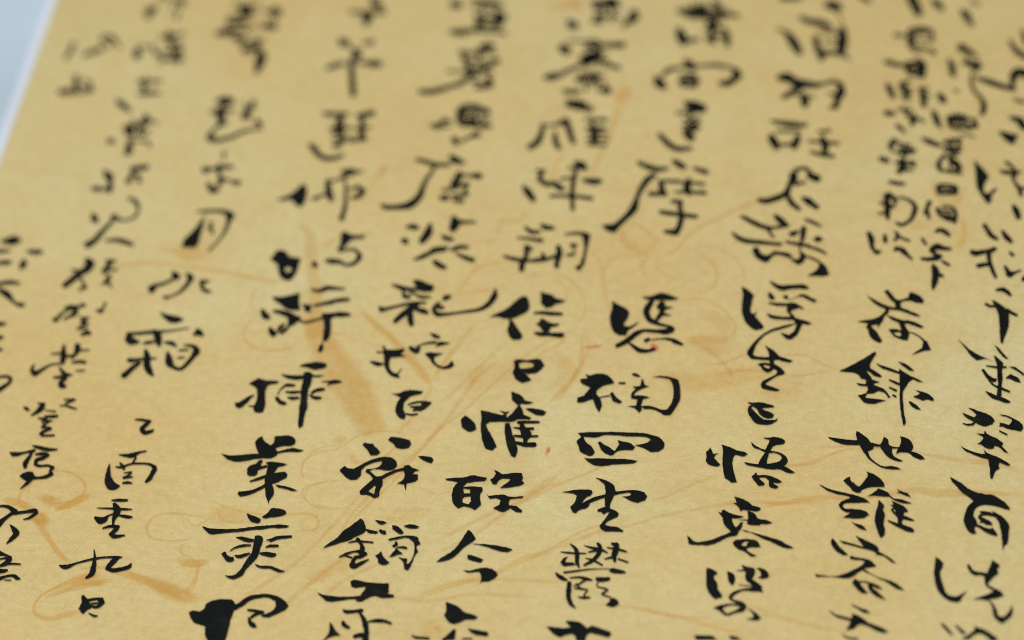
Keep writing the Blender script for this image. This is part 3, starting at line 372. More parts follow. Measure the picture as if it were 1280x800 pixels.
P2138 -965 2172 -977 2213 -1002 2243 -1038 2248 -1066 2207 -1066 2169 -1073 2137 -1087 2122 -1099 2123 -1114 2101 -1116 2076 -1106 2060 -1083 2039 -1063 2019 -1040 2035 -1021 2052 -1008 2058 -1033 2074 -1053 2079 -1042 2085 -1059 2109 -1078 2128 -1045 2147 -1004 2149 -982;P1887 -1078 1929 -1097 1963 -1112 2008 -1121 2053 -1129 2098 -1140 2143 -1155 2181 -1184 2146 -1183 2102 -1189 2059 -1193 2035 -1205 2031 -1223 2046 -1238 2084 -1235 2128 -1236 2162 -1247 2181 -1266 2155 -1293 2112 -1298 2038 -1300 2061 -1280 2081 -1259 2048 -1257 2022 -1238 2009 -1215 2018 -1193 2041 -1176 2069 -1160 2054 -1146 2010 -1140 1965 -1128 1924 -1109;P2081 -1321 2115 -1335 2151 -1346 2176 -1376 2145 -1371 2117 -1352;P2158 -1138 2184 -1121 2216 -1080 2242 -1088 2270 -1103 2283 -1124 2306 -1143 2350 -1146 2407 -1169 2369 -1170 2330 -1162 2302 -1150 2278 -1131 2240 -1131 2207 -1130;P2315 -1073 2346 -1090 2380 -1101 2399 -1128 2370 -1116 2342 -1104 2317 -1101 2330 -1091;P2223 -1157 2244 -1180 2257 -1196 2253 -1225 2266 -1262 2263 -1319 2275 -1359 2274 -1401 2256 -1424 2240 -1390 2225 -1350 2213 -1295 2216 -1239 2223 -1189;P2294 -1160 2325 -1173 2365 -1194 2390 -1227 2368 -1234 2367 -1257 2398 -1268 2433 -1288 2400 -1289 2367 -1281 2360 -1306 2375 -1323 2409 -1334 2432 -1352 2428 -1368 2395 -1364 2355 -1345 2321 -1327 2293 -1309 2281 -1295 2314 -1304 2339 -1315 2336 -1277 2315 -1251 2294 -1225 2301 -1212 2310 -1206 2288 -1187 2307 -1188;H2307 -1220 2315 -1217 2326 -1240 2315 -1233
P1997 -1446 2018 -1469 2043 -1508 2076 -1536 2092 -1554 2064 -1558 2030 -1537 2002 -1505 1990 -1475;P2033 -1457 2072 -1466 2122 -1480 2170 -1492 2148 -1461 2120 -1420 2157 -1436 2196 -1455 2236 -1477 2253 -1500 2250 -1514 2284 -1535 2318 -1556 2359 -1592 2326 -1581 2296 -1554 2263 -1539 2233 -1540 2246 -1534 2223 -1516 2184 -1505 2140 -1497 2085 -1482 2057 -1476;P2101 -1574 2110 -1557 2127 -1566 2163 -1570 2196 -1575 2224 -1588 2251 -1620 2216 -1627 2182 -1640 2220 -1667 2265 -1691 2320 -1706 2364 -1726 2413 -1765 2378 -1762 2344 -1741 2310 -1717 2265 -1697 2220 -1674 2175 -1650 2155 -1666 2131 -1696 2094 -1713 2057 -1713 2035 -1711 1981 -1713 1933 -1717 1925 -1697 1948 -1704 1997 -1707 2045 -1702 2091 -1679 2132 -1651 2172 -1617 2186 -1588 2148 -1582 2115 -1582;P2129 -1740 2145 -1712 2163 -1727 2192 -1724 2225 -1730 2264 -1745 2297 -1770 2271 -1768 2243 -1754 2239 -1764 2273 -1792 2320 -1838 2287 -1829 2253 -1810 2224 -1782 2213 -1750 2226 -1742 2198 -1732 2169 -1735 2191 -1769 2222 -1804 2191 -1807 2166 -1788 2145 -1763
P2136 -1880 2158 -1891 2187 -1906 2222 -1916 2245 -1936 2224 -1935 2199 -1931 2173 -1911 2151 -1898;P2019 -1932 2037 -1943 2067 -1963 2102 -1970 2145 -1979 2153 -1957 2139 -1941 2177 -1955 2218 -1981 2236 -1997 2276 -2013 2318 -2028 2350 -2051 2328 -2060 2296 -2052 2260 -2034 2224 -2017 2196 -2011 2178 -2026 2168 -2046 2127 -2059 2138 -2028 2141 -1995 2111 -1987 2068 -1978 2042 -1958;S2109 -2086 4 2135 -2108 10 2191 -2111 11
P2597 -964 2628 -980 2662 -1002 2703 -1037 2737 -1056 2781 -1066 2806 -1071 2830 -1069 2867 -1087 2909 -1118 2938 -1154 2934 -1167 2895 -1158 2862 -1146 2808 -1141 2776 -1151 2755 -1167 2746 -1192 2744 -1227 2760 -1250 2769 -1281 2807 -1298 2845 -1309 2850 -1298 2864 -1314 2884 -1346 2875 -1353 2847 -1347 2808 -1326 2780 -1304 2761 -1296 2758 -1313 2768 -1347 2745 -1351 2723 -1334 2701 -1290 2694 -1267 2698 -1210 2711 -1160 2740 -1121 2707 -1094 2672 -1068 2642 -1029 2613 -996;P2769 -1194 2800 -1188 2832 -1193 2852 -1200 2840 -1181 2871 -1199 2904 -1220 2928 -1250 2941 -1276 2940 -1315 2942 -1349 2939 -1391 2924 -1419 2916 -1451 2910 -1400 2904 -1352 2893 -1298 2879 -1250 2864 -1224 2834 -1216 2809 -1215 2791 -1220 2786 -1231 2814 -1242 2842 -1262 2851 -1281 2822 -1282 2794 -1268 2778 -1275 2788 -1258 2770 -1239 2772 -1221 2790 -1206
P2561 -1523 2587 -1543 2605 -1564 2603 -1593 2594 -1617 2599 -1660 2615 -1713 2630 -1758 2650 -1779 2681 -1784 2711 -1770 2748 -1736 2723 -1777 2716 -1808 2696 -1820 2652 -1814 2620 -1790 2590 -1754 2575 -1716 2561 -1648 2559 -1585;P2731 -1574 2740 -1557 2751 -1572 2767 -1598 2792 -1607 2841 -1611 2856 -1562 2863 -1519 2889 -1536 2908 -1554 2894 -1578 2902 -1609 2879 -1631 2854 -1672 2856 -1695 2890 -1711 2922 -1728 2940 -1753 2906 -1772 2858 -1788 2884 -1808 2911 -1856 2919 -1890 2944 -1899 2961 -1878 2980 -1846 2984 -1811 2992 -1841 2989 -1883 2963 -1916 2943 -1939 2915 -1921 2892 -1888 2883 -1835 2862 -1795 2822 -1789 2779 -1795 2815 -1774 2850 -1757 2885 -1727 2853 -1707 2833 -1685 2827 -1631 2793 -1627 2787 -1635 2756 -1618
P2618 -1967 2633 -1969 2659 -1994 2693 -2042 2674 -2034 2648 -2010;P2689 -1964 2713 -1981 2758 -2019 2749 -2027 2727 -2018 2707 -1989;P2736 -2061 2776 -2025 2799 -2000 2800 -1973 2828 -1982 2872 -2001 2922 -2038 2923 -2057 2893 -2059 2861 -2028 2830 -2014 2801 -2026 2773 -2059
P2658 -454 2687 -461 2721 -476 2767 -491 2801 -514 2818 -538 2805 -565 2767 -584 2733 -574 2713 -561 2701 -582 2673 -587 2645 -578 2639 -571 2672 -574 2694 -570 2705 -555 2670 -536 2646 -516 2636 -495 2668 -510 2702 -526 2715 -510 2700 -486;P2831 -493 2867 -494 2906 -506 2941 -528 2969 -551 2977 -576 2967 -602 2928 -597 2889 -588 2860 -575 2844 -580 2849 -561 2842 -551 2870 -556 2896 -566 2911 -541 2910 -519 2873 -504;S2849 -612 9 2889 -634 11;P2718 -641 2765 -642 2768 -610 2782 -640 2810 -655 2844 -671 2875 -701 2866 -719 2887 -743 2909 -770 2882 -758 2853 -728 2828 -717 2823 -738 2799 -745 2771 -733 2753 -718 2731 -713 2752 -700 2764 -667 2749 -653;P2640 -733 2662 -751 2707 -773 2752 -785 2780 -785 2769 -753 2796 -780 2841 -797 2886 -822 2921 -848 2910 -858 2877 -844 2862 -835 2858 -860 2865 -881 2844 -897 2829 -958 2818 -953 2811 -889 2798 -819 2754 -808 2709 -789 2669 -769
P2573 53 2601 23 2645 -24 2687 -52 2729 -76 2785 -100 2737 -84 2690 -99 2655 -68 2609 1;P2779 24 2806 3 2835 -36 2864 -70 2851 -75 2822 -46;P2782 -54 2803 -70 2840 -112 2835 -158 2843 -229 2840 -283 2844 -354 2828 -373 2817 -356 2820 -285 2811 -196 2803 -124 2791 -89;S2747 -138 8 2801 -143 13 2855 -138 13;P2868 -133 2908 -134 2960 -179 2961 -197 2916 -160;S2729 -171 17 2759 -218 22 2794 -242 26 2806 -232 11;S2767 -244 11 2796 -278 11 2844 -301 16 2885 -319 12;P2856 -223 2884 -190 2926 -213 2947 -247 2914 -241 2880 -224;P2749 -326 2786 -341 2828 -360 2868 -374 2900 -398 2870 -401 2829 -386 2788 -372
S2767 446 16 2802 454 31 2836 430 27 2849 409 15;P2744 368 2776 354 2818 319 2848 284 2853 208 2849 144 2833 78 2827 35 2815 45 2808 97 2799 183 2786 268 2763 320;S2714 333 19 2739 318 18 2763 320 16;S2836 299 19 2861 279 21 2893 260 19
S2666 956 27 2685 918 29 2712 875 33 2746 849 23;S2775 914 22 2798 870 39 2828 833 26;S2607 736 32 2632 726 42 2680 743 30 2712 752 35 2739 773 26;S2705 734 30 2713 668 26 2733 603 25 2757 544 18;S2651 628 32 2679 638 30 2710 646 24;S2825 749 14 2843 728 25;S2804 636 17 2822 599 30 2836 572 45 2863 591 18 2898 610 10;S2914 534 21 2924 563 21
S2386 884 19 2417 898 34 2447 878 33 2469 857 20;S2313 817 20 2336 779 20;S2372 737 31 2403 761 50 2436 753 36 2481 751 22;S2321 660 19 2361 658 28 2409 672 37 2424 690 36;S2372 731 30 2408 689 25;S2443 647 18 2482 622 20;S2393 610 27 2409 567 46 2411 512 41 2408 467 34 2403 428 14;S2443 536 29 2456 526 10
P2126 387 2148 401 2167 375 2199 330 2223 324 2267 347 2272 391 2299 385 2335 364 2360 335 2356 311 2321 313 2280 325 2246 322 2227 305 2233 267 2281 247 2328 224 2350 206 2312 211 2265 230 2218 246 2166 248 2163 218 2142 190 2136 154 2124 130 2107 90 2113 129 2073 119 2080 104 2112 68 2146 5 2136 -13 2100 5 2069 41 2059 87 2047 93 2055 133 2032 135 1991 139 2042 155 2081 166 2119 192 2139 224 2149 248 2113 265 2070 297 2028 344 2061 327 2110 296 2158 273 2199 264 2193 299 2159 335 2139 365;P2152 202 2199 190 2247 171 2292 171 2339 151 2376 127 2353 122 2318 134 2277 150 2260 141 2280 104 2294 75 2290 21 2258 22 2211 45 2189 74 2175 96 2218 99 2247 90 2239 124 2225 154 2189 170;H2203 71 2236 82 2249 67 2248 44 2222 52;S2288 82 7 2323 73 8 2359 49 9 2390 13 15;P2378 24 2400 22 2428 -44 2389 -51 2356 -71 2319 -95 2344 -63 2376 -33
P1923 -244 1960 -219 2003 -185 2045 -148 2087 -106 2113 -79 2123 -96 2106 -135 2095 -170 2095 -208 2131 -231 2168 -262 2157 -272 2123 -262 2092 -234 2075 -232 2107 -275 2114 -293 2160 -308 2127 -318 2129 -333 2164 -348 2187 -358 2228 -414 2215 -419 2189 -380 2154 -372 2128 -392 2095 -399 2086 -426 2103 -433 2149 -435 2205 -442 2173 -454 2140 -469 2095 -468 2071 -453 2058 -432 2043 -418 2067 -409 2089 -396 2098 -373 2090 -343 2045 -343 2026 -325 2055 -328 2083 -329 2080 -295 2052 -290 2032 -262 2008 -249 1963 -247;P2123 -168 2161 -183 2208 -199 2260 -221 2262 -198 2289 -222 2330 -249 2365 -265 2407 -291 2373 -286 2341 -270 2322 -291 2306 -333 2294 -364 2298 -423 2306 -482 2314 -540 2328 -583 2317 -620 2306 -577 2292 -512 2283 -439 2274 -351 2265 -239 2233 -227 2186 -212 2157 -199;P2246 -146 2278 -155 2313 -175 2347 -210 2316 -205 2286 -181;S2212 -288 11 2239 -301 15 2268 -314 15;S2217 -344 10 2255 -363 15;S2241 -398 11 2256 -408 13;P2361 -351 2406 -362 2441 -378 2471 -409 2467 -424 2433 -412 2408 -425 2382 -412 2353 -400 2380 -386 2388 -371;P2331 -439 2345 -438 2375 -461 2405 -494 2377 -490 2347 -467
S1329 1059 30 1365 1057 38 1413 1080 32 1460 1109 31 1486 1140 34;S1479 1135 29 1514 1068 30 1570 1008 19;S1583 1093 17 1613 1080 50 1637 1057 44 1679 1026 29;P1222 923 1258 925 1319 891 1379 861 1437 851 1478 864 1437 914 1423 953 1463 941 1511 891 1532 858 1487 845 1425 830 1427 806 1461 760 1431 767 1397 823 1346 839 1285 874;S1203 779 17 1242 743 31 1294 723 36 1366 719 31 1437 714 26 1494 712 22;S1351 660 40 1369 618 43 1415 587 54 1447 619 22 1466 639 28 1501 637 24 1537 630 34 1567 618 13;S1614 923 14 1659 906 23 1711 876 16;S1541 805 24 1555 801 41 1582 823 18;S1614 854 32 1615 810 34 1616 762 23 1606 722 12 1612 655 10;S1690 763 24 1707 769 49 1728 771 19;S1520 735 14 1592 721 24 1663 712 17;S1621 714 14 1679 699 16 1722 683 18 1763 657 13;P1612 660 1641 648 1651 620 1635 571 1608 557 1578 581 1547 602 1604 597 1616 617;S1643 629 11 1687 613 13 1731 588 17;P1731 588 1769 562 1800 493 1770 478 1721 477 1673 471 1711 510 1729 540
S2086 1269 24 2135 1259 31 2173 1256 21;S2072 1155 32 2087 1084 39 2093 1006 36 2101 967 24;S2085 1170 29 2126 1127 32 2134 1088 17;S2044 1094 16 2127 1061 22;S2042 1002 13 2084 1012 20;S2149 1141 14 2191 1138 16 2237 1102 25 2254 1057 31 2241 984 26 2216 944 21 2180 921 26 2151 939 15
S1999 843 27 2017 792 40 2027 729 24 2059 686 29 2076 701 18;S2093 837 14 2099 792 31 2102 773 16;S2152 861 18 2171 830 28 2149 790 13;S2179 824 15 2237 796 18;S2162 739 15 2206 717 37 2237 681 24 2267 651 13;S2159 713 18 2186 735 21
S2372 1250 25 2380 1198 22;S2380 1264 21 2427 1270 17 2475 1258 20;S2481 1252 25 2483 1212 27;S2383 1231 24 2477 1234 27;S2386 1192 21 2479 1199 24
S2334 1122 28 2320 1062 20 2309 1022 15;S2319 1075 24 2340 985 19;S2385 1067 30 2397 1029 25;S2412 1089 17 2468 1086 18 2495 1036 22 2491 964 24;S2415 1050 20 2471 1047 20;S2422 1018 16 2478 1009 20;S2398 1022 21 2447 987 25 2490 977 23
S1983 2292 38 2034 2274 39 2084 2263 27;S2107 2286 31 2122 2216 36;S2121 2287 28 2169 2304 32 2194 2299 51 2205 2236 55 2213 2173 33;S2140 2239 20 2189 2235 24;S2128 2196 27 2197 2186 31;S2135 2256 15 2228 2262 15;S2169 2335 13 2188 2169 13
S2004 2096 26 2023 2048 43 2049 1987 31;S2083 2094 24 2110 2054 45 2147 2022 33;S2100 2061 19 2143 2008 22;S2222 2055 33 2232 1986 38 2241 1924 35;S2209 2033 18 2249 2015 18;S2088 2112 18 2145 2133 18;S2092 2063 14 2150 2066 14;S2110 2130 13 2123 1965 12;S2098 1997 17 2157 1968 13;S2196 2070 18 2253 2074 18;S2214 1988 18 2270 2009 14
S2020 1847 45 2059 1843 37;S2114 1881 26 2153 1877 30;S2167 1816 33 2198 1790 26 2177 1755 24;S2201 1818 17 2251 1787 20;S2091 1742 26 2122 1717 29;S2084 1880 14 2164 1886 18;S2116 1915 10 2146 1819 13;S2132 1851 13 2240 1793 16;S2189 1855 15 2173 1772 13;S2108 1719 15 2145 1689 15
S2087 1619 34 2067 1570 34 2080 1523 18;S2120 1560 17 2169 1543 28 2213 1540 29;S2105 1512 18 2173 1496 14;S2095 1595 17 2188 1579 17;S2112 1525 13 2204 1516 17;S2154 1577 10 2159 1449 12
S2018 1458 37 2058 1441 37;S2138 1460 26 2151 1407 43 2132 1346 27;S2160 1415 24 2206 1438 35 2223 1406 22;S2172 1382 17 2211 1372 17;S2108 1429 20 2221 1437 16;S2124 1373 13 2215 1373 13;S2164 1449 9 2166 1354 12
S2363 2332 23 2386 2277 37 2401 2193 25;S2415 2428 28 2464 2424 38 2491 2390 20;S2461 2317 35 2511 2299 39 2560 2288 25 2524 2244 17;S2434 2472 19 2533 2377 19;S2464 2372 16 2519 2242 13;S2444 2320 15 2548 2327 19;S2357 2298 14 2405 2284 14;S2362 2231 14 2405 2217 14
S2512 2215 16 2511 2145 19 2536 2063 19;S2543 2189 22 2617 2159 45 2687 2129 41 2775 2100 30;S2536 2063 19 2583 2010 26 2602 1936 37 2592 1873 27;S2410 2068 15 2439 2063 15;S2325 2034 26 2348 1987 48 2359 1960 25
S2298 1880 25 2322 1813 41 2340 1759 24;S2393 1832 30 2412 1764 35;S2406 1846 23 2473 1858 25 2495 1811 22;S2419 1799 19 2486 1797 22;S2423 1745 26 2480 1756 26 2564 1775 22;S2548 1815 19 2564 1775 41;S2474 1701 11 2561 1680 11;S2398 1821 14 2557 1832 14;S2414 1757 14 2551 1750 14;S2440 1873 12 2461 1728 12;S2498 1860 10 2518 1732 12;S2327 1848 15 2358 1737 12
S2253 1644 20 2297 1620 41 2357 1591 30;S2393 1627 32 2432 1616 25;S2430 1643 22 2468 1646 31 2471 1605 18;S2387 1572 27 2436 1549 36 2483 1559 22;S2377 1625 17 2489 1649 17;S2420 1660 10 2439 1549 12;S2466 1663 10 2473 1551 9;S2392 1578 13 2494 1585 13
S2391 1519 16 2363 1436 31 2381 1384 31;S2432 1481 27 2462 1450 52 2494 1405 34;S2382 1505 14 2440 1495 18;S2419 1387 14 2486 1385 18;S2386 1497 16 2475 1520 16;S2420 1500 9 2440 1374 12;S2372 1385 16 2508 1363 13
S2080 2899 61 2107 2838 68 2133 2776 60 2149 2727 44;S2229 2858 39 2262 2822 49 2290 2780 28
S2414 2782 28 2437 2746 54 2462 2692 40 2486 2650 22;S2459 2873 20 2512 2839 20
S2015 2532 25 2067 2529 25;S2105 2581 30 2115 2502 54 2134 2429 42;S2109 2582 28 2163 2598 40 2224 2583 36 2252 2548 20;S2245 2412 32 2267 2389 32;S2136 2392 14 2211 2410 14;S2136 2554 15 2228 2577 18 2257 2494 16;S2151 2504 15 2246 2493 19;S2168 2437 15 2216 2423 15
S2418 2473 27 2454 2438 37 2482 2391 19
P2568 1486 2598 1453 2633 1411 2669 1353 2650 1307 2643 1257 2649 1218 2674 1215 2694 1231 2692 1152 2679 1131 2656 1154 2621 1216 2599 1274 2588 1362 2578 1432;S2694 1226 26 2720 1263 6
S2757 1480 20 2779 1466 17;S2783 1397 18 2811 1389 40 2820 1359 19;S2748 1384 10 2784 1382 10;S2830 1310 16 2854 1263 25 2864 1214 26;S2860 1273 18 2888 1275 18;S2823 1127 19 2843 1085 43 2860 1028 31;S2771 1477 22 2819 1417 21;S2730 1404 16 2854 1404 16;S2801 1353 15 2863 1232 20
S1346 2109 57 1387 2111 82 1430 2089 53 1491 2068 59 1562 2056 51 1630 2078 18 1675 2097 28 1712 2075 34;S1382 1936 29 1429 1981 42 1482 2034 46;S1505 1978 23 1518 1912 55 1522 1871 32;S1717 2084 23 1729 2010 59 1712 1942 43 1712 1876 36 1673 1865 18;S1426 2046 19 1572 2056 15;S1459 1960 15 1570 1951 15;S1642 2096 19 1729 2084 19;S1652 1991 15 1739 1980 19
S1333 1727 18 1439 1710 48 1543 1709 27;S1340 1605 32 1363 1558 58 1391 1503 39;S1417 1529 22 1474 1541 22;S1507 1608 36 1496 1551 48 1490 1510 32;S1629 1658 18 1691 1670 22;S1651 1611 29 1673 1556 46 1679 1492 37;S1574 1573 17 1758 1562 17;S1594 1485 16 1653 1466 29 1734 1455 25;S1369 1643 14 1514 1653 18;S1606 1574 14 1740 1567 18
S1510 1295 45 1513 1240 52 1497 1199 32 1483 1127 38 1429 1084 43 1375 1056 40 1335 1061 36;S1518 1328 25 1573 1345 25 1604 1318 25;S1607 1287 50 1655 1262 57;S1530 1202 20 1584 1229 20;S1488 1120 31 1523 1052 35 1573 1004 27;S1586 1096 25 1617 1074 42 1672 1024 31
S1276 2549 10 1329 2521 24;S1349 2504 39 1386 2443 60 1424 2374 56 1448 2322 28;S1422 2649 34 1475 2621 43 1532 2611 56 1590 2592 46 1623 2567 14;S1529 2480 36 1546 2400 41 1580 2304 40 1588 2278 21;S1578 2783 63 1623 2767 86 1650 2746 46;S1616 2776 8 1688 2608 8;S1688 2571 40 1697 2473 63 1696 2383 59 1698 2330 30;S1572 2321 13 1693 2347 25 1759 2298 11;S1551 2535 20 1701 2527 20;S1585 2447 16 1722 2439 20;S1581 2357 20 1717 2349 20
S1278 2828 40 1342 2823 40 1398 2831 32;S1777 2869 35 1831 2827 34
S648 2669 29 712 2641 38 864 2639 26 999 2648 32 1031 2628 17;S766 2699 67 797 2690 71 825 2714 18;S856 2771 24 884 2729 49 910 2698 30;S669 2495 38 696 2432 69 718 2368 44;S720 2390 37 771 2404 31 807 2417 19;S851 2551 47 887 2564 46 914 2533 20;S868 2541 28 884 2401 28;S861 2405 22 906 2402 22;S876 2531 15 954 2514 19 978 2461 39 988 2375 39;S915 2457 15 961 2449 15;S682 2679 21 960 2679 21;S726 2737 14 741 2610 14;S801 2742 14 818 2596 14;S716 2608 17 943 2604 21;S829 2506 16 966 2515 21;S850 2435 16 962 2442 20;S873 2563 14 908 2366 14
S748 2219 28 770 2189 66 801 2153 48;S581 2059 29 613 2008 70 644 1967 34;S616 2072 13 654 2127 34 718 2153 18 843 2178 18 946 2190 30 1037 2175 20 1070 2145 50;S1081 2114 66 1063 2070 46 1023 2036 55 979 2033 27;S740 2038 36 752 1996 27;S746 2049 21 818 2069 20 845 2034 39;S752 1996 21 834 2002 35;S729 2086 19 828 2093 19;S748 2035 15 822 2040 15
S789 1849 30 839 1828 83 910 1816 44;S831 1794 19 836 1704 16 848 1558 19;S748 1756 18 920 1784 18;S795 1709 18 889 1700 22;S802 1652 22 887 1667 22;S808 1604 22 887 1618 22;S809 1596 15 854 1558 62 874 1535 28;S666 1569 27 701 1523 39 754 1470 38 803 1449 39 871 1462 26;S792 1775 15 889 1782 19;S812 1707 15 898 1713 18;S821 1638 15 906 1644 18
S571 1319 27 639 1284 40 698 1272 38 754 1285 17;S781 1351 29 826 1314 48 856 1300 27;S914 1296 24 986 1269 40;P668 1238 698 1224 660 1166 629 1092 614 1028 615 933 593 885 560 835 527 778 505 730 458 742 418 786 485 799 524 848 564 930 586 1026 595 1090 623 1187;S710 1177 17 825 1178 25;S729 1163 30 739 1108 39 752 1070 33;S673 1064 33 764 1070 37;S802 1176 17 986 1169 21;S891 1199 31 888 1127 50 905 1081 30;S824 1091 16 1001 1096 29;S817 1011 32 868 1015 24 862 967 30;S754 920 27 824 910 31 973 898 27;S860 983 26 883 891 35 881 813 33 865 757 44 819 762 31 797 760 16
S2724 2532 19 2752 2463 35 2798 2412 43 2836 2379 31;S2798 2617 29 2822 2512 29;S2759 2137 27 2766 2225 53 2788 2262 63 2825 2247 68 2863 2214 43;S2778 2017 18 2839 1995 23
S2763 1861 22 2818 1839 53 2851 1782 47 2887 1767 31;S2711 1729 21 2767 1691 66 2787 1650 38;S2785 1675 37 2807 1711 26
S113 2711 52 139 2670 77;S158 2683 46 215 2693 46 248 2689 51;S175 2739 34 235 2730 58;S129 2592 22 149 2569 30 122 2526 23 180 2523 27;S372 2631 54 372 2572 67 336 2528 36 316 2491 17;S-31 2522 36 3 2488 67 24 2460 28;S112 2661 21 276 2671 21;S135 2588 21 289 2580 21;S168 2720 15 183 2518 14;S218 2723 14 246 2522 14
S-43 2296 45 -14 2263 73 11 2235 31;S-9 2345 14 113 2353 17 163 2351 35 216 2325 33 337 2333 51;S134 2319 21 170 2298 33;S107 2189 62 147 2226 56 195 2236 87;S125 2155 45 181 2217 45;S-108 2012 26 -60 2021 65 -14 2041 35 36 2085 31 103 2130 26 173 2158 26;S239 2151 22 306 2138 31 349 2124 25;S105 2003 49 129 2010 42;S162 2065 20 207 2033 52 194 2009 33;S115 2050 20 171 2059 20;S31 1894 29 80 1898 35 128 1901 26;S264 1910 28 295 1924 70;S60 1811 22 125 1809 31 174 1801 31;S100 2294 20 272 2324 20;S122 2224 16 245 2250 20;S117 2170 20 267 2180 20;S120 2332 11 137 2117 14;S182 2336 11 212 2122 11;S110 2044 20 259 2054 20;S145 1976 19 281 1985 19;S155 2083 11 167 1906 14;S204 2086 11 241 1911 13
S68 1780 30 124 1767 41 216 1755 49;S-60 1604 22 -55 1535 33 -67 1451 45 -109 1400 40;S-44 1591 15 9 1602 19 55 1626 41 78 1641 52 108 1574 38 132 1507 37 154 1460 30;S28 1541 19 38 1473 34 68 1406 35;S209 1664 19 327 1666 23;S226 1679 14 257 1598 29 270 1544 50 281 1462 39;S236 1542 15 343 1549 15;S218 1596 15 316 1603 15;S239 1446 15 317 1451 18 358 1441 14;S189 1663 15 324 1672 18;S213 1578 15 335 1587 15;S225 1493 14 359 1502 18
S-36 1208 18 9 1205 27 -10 1169 28 -5 1136 33 44 1099 37 92 1110 33 116 1078 44 147 1067 32;S-99 1075 16 -62 1024 48 -18 961 34;S192 1292 37 225 1268 67 258 1243 30;S151 1242 14 200 1239 21;S200 1239 18 199 1144 28 206 1024 30 229 900 25;S116 1145 14 209 1172 18;S261 1149 27 321 1140 52 359 1149 35;S78 1001 21 203 1011 24 331 1000 27
S-670 2684 35 -591 2673 28 -512 2661 25 -462 2642 15;S-794 2632 48 -762 2628 74 -744 2613 39;S-624 2543 25 -600 2489 44 -597 2423 32;S-513 2572 26 -454 2543 57 -467 2476 46 -507 2440 39;S-579 2501 16 -503 2506 19;S-759 2379 35 -690 2378 58 -624 2399 35 -500 2396 22 -407 2386 22;S-663 2610 21 -488 2640 25;S-623 2521 21 -483 2530 21;S-593 2652 15 -576 2468 17;S-516 2657 14 -484 2456 17;S-611 2448 21 -456 2440 20
S-547 2257 38 -506 2265 69 -472 2267 37;S-553 2197 11 -520 2231 14;S-668 2200 23 -636 2148 37 -601 2075 35 -576 2012 58;S-572 2034 40 -507 2054 36 -462 2106 37 -428 2135 50;S-619 2181 9 -526 2177 12;S-730 2023 12 -609 2031 18;S-574 2001 39 -622 1923 37 -691 1886 33 -775 1843 45 -864 1832 33;S-525 1887 21 -481 1895 27 -437 1904 24;S-475 1997 9 -436 1946 45 -427 1936 26;S-674 2207 16 -444 2204 20;S-609 2121 20 -418 2116 20;S-582 2033 16 -429 2025 19;S-555 1945 19 -424 1919 19;S-554 2251 11 -533 1965 14
S-583 1695 33 -584 1606 32 -561 1563 20;S-585 1710 37 -526 1737 29 -469 1718 33 -410 1678 38;S-554 1653 16 -491 1657 24;S-516 1611 39 -502 1590 45;S-561 1563 20 -498 1568 40 -433 1558 36 -380 1561 32;S-749 1543 16 -688 1562 27 -673 1600 28 -629 1588 23;S-621 1544 12 -724 1522 16;P-604 1442 -581 1459 -550 1432 -552 1380 -580 1393;S-537 1418 15 -481 1466 23 -452 1483 55 -433 1491 24;S-611 1677 15 -416 1708 19;S-587 1608 19 -389 1622 15;S-570 1732 13 -539 1542 13;S-496 1737 11 -467 1565 13;S-460 1670 13 -403 1552 13
S-782 1247 26 -716 1230 33 -660 1212 34 -577 1218 23;P-597 1304 -548 1293 -476 1240 -505 1224 -569 1233;S-659 1205 15 -678 1132 21 -702 1058 26 -706 986 38 -724 914 48 -767 861 58 -837 841 37 -899 837 36 -927 849 23;S-503 1152 34 -505 1101 50 -523 1050 46;S-502 1145 29 -448 1134 15 -396 1138 49 -374 1132 43;S-584 1009 15 -532 1013 22 -437 1070 26;S-436 1063 17 -445 991 17;S-577 939 37 -546 941 48;S-513 958 22 -422 979 26;S-497 923 25 -444 920 29
S-1313 2643 47 -1279 2597 54 -1250 2574 43;S-1425 2515 35 -1366 2519 25 -1283 2524 21 -1216 2528 35;S-1327 2533 29 -1318 2485 73 -1313 2414 37
S-1453 2261 27 -1422 2234 73 -1402 2217 33;S-1297 2236 24 -1242 2257 38;S-1373 2195 16 -1313 2140 56 -1341 2068 42 -1321 1964 37 -1300 1872 39 -1277 1770 34;S-1486 1999 27 -1441 2026 40 -1388 2053 27;S-1298 2059 17 -1248 2062 30 -1198 2060 59 -1164 2056 49
S-1424 1599 34 -1353 1597 31 -1284 1608 27;S-1323 1599 27 -1313 1543 43 -1305 1502 35;S-1342 1541 14 -1326 1431 16 -1282 1434 23 -1269 1366 30 -1305 1321 38;S-1302 1488 14 -1292 1433 13;S-1344 1443 19 -1277 1462 19;S-1221 1592 23 -1163 1610 43 -1126 1627 43;S-1178 1581 19 -1173 1497 32 -1150 1402 45;S-1156 1624 24 -1198 1551 13;S-1462 1324 29 -1430 1292 39 -1396 1246 33 -1340 1216 35 -1282 1227 30 -1238 1257 15;S-1229 1368 15 -1152 1388 19;S-1366 1466 19 -1232 1493 19;S-1337 1381 18 -1204 1408 18;S-1204 1478 19 -1121 1501 19;S-1176 1393 22 -1126 1396 22
P-1586 845 -1533 876 -1490 912 -1460 962 -1441 990 -1413 972 -1402 905 -1402 845 -1418 799 -1451 814 -1490 859 -1537 848;S-1295 1035 26 -1278 955 43 -1253 890 40 -1243 863 20;S-1353 869 24 -1292 914 17;S-1298 1021 14 -1246 1038 14 -1202 1069 25;S-1215 1109 32 -1171 1112 61 -1131 1115 25 -1093 1124 11;S-1195 1083 13 -1175 976 18 -1150 844 23 -1151 717 31;S-1153 964 14 -1099 995 24 -1062 957 35 -1084 915 37 -1121 899 21
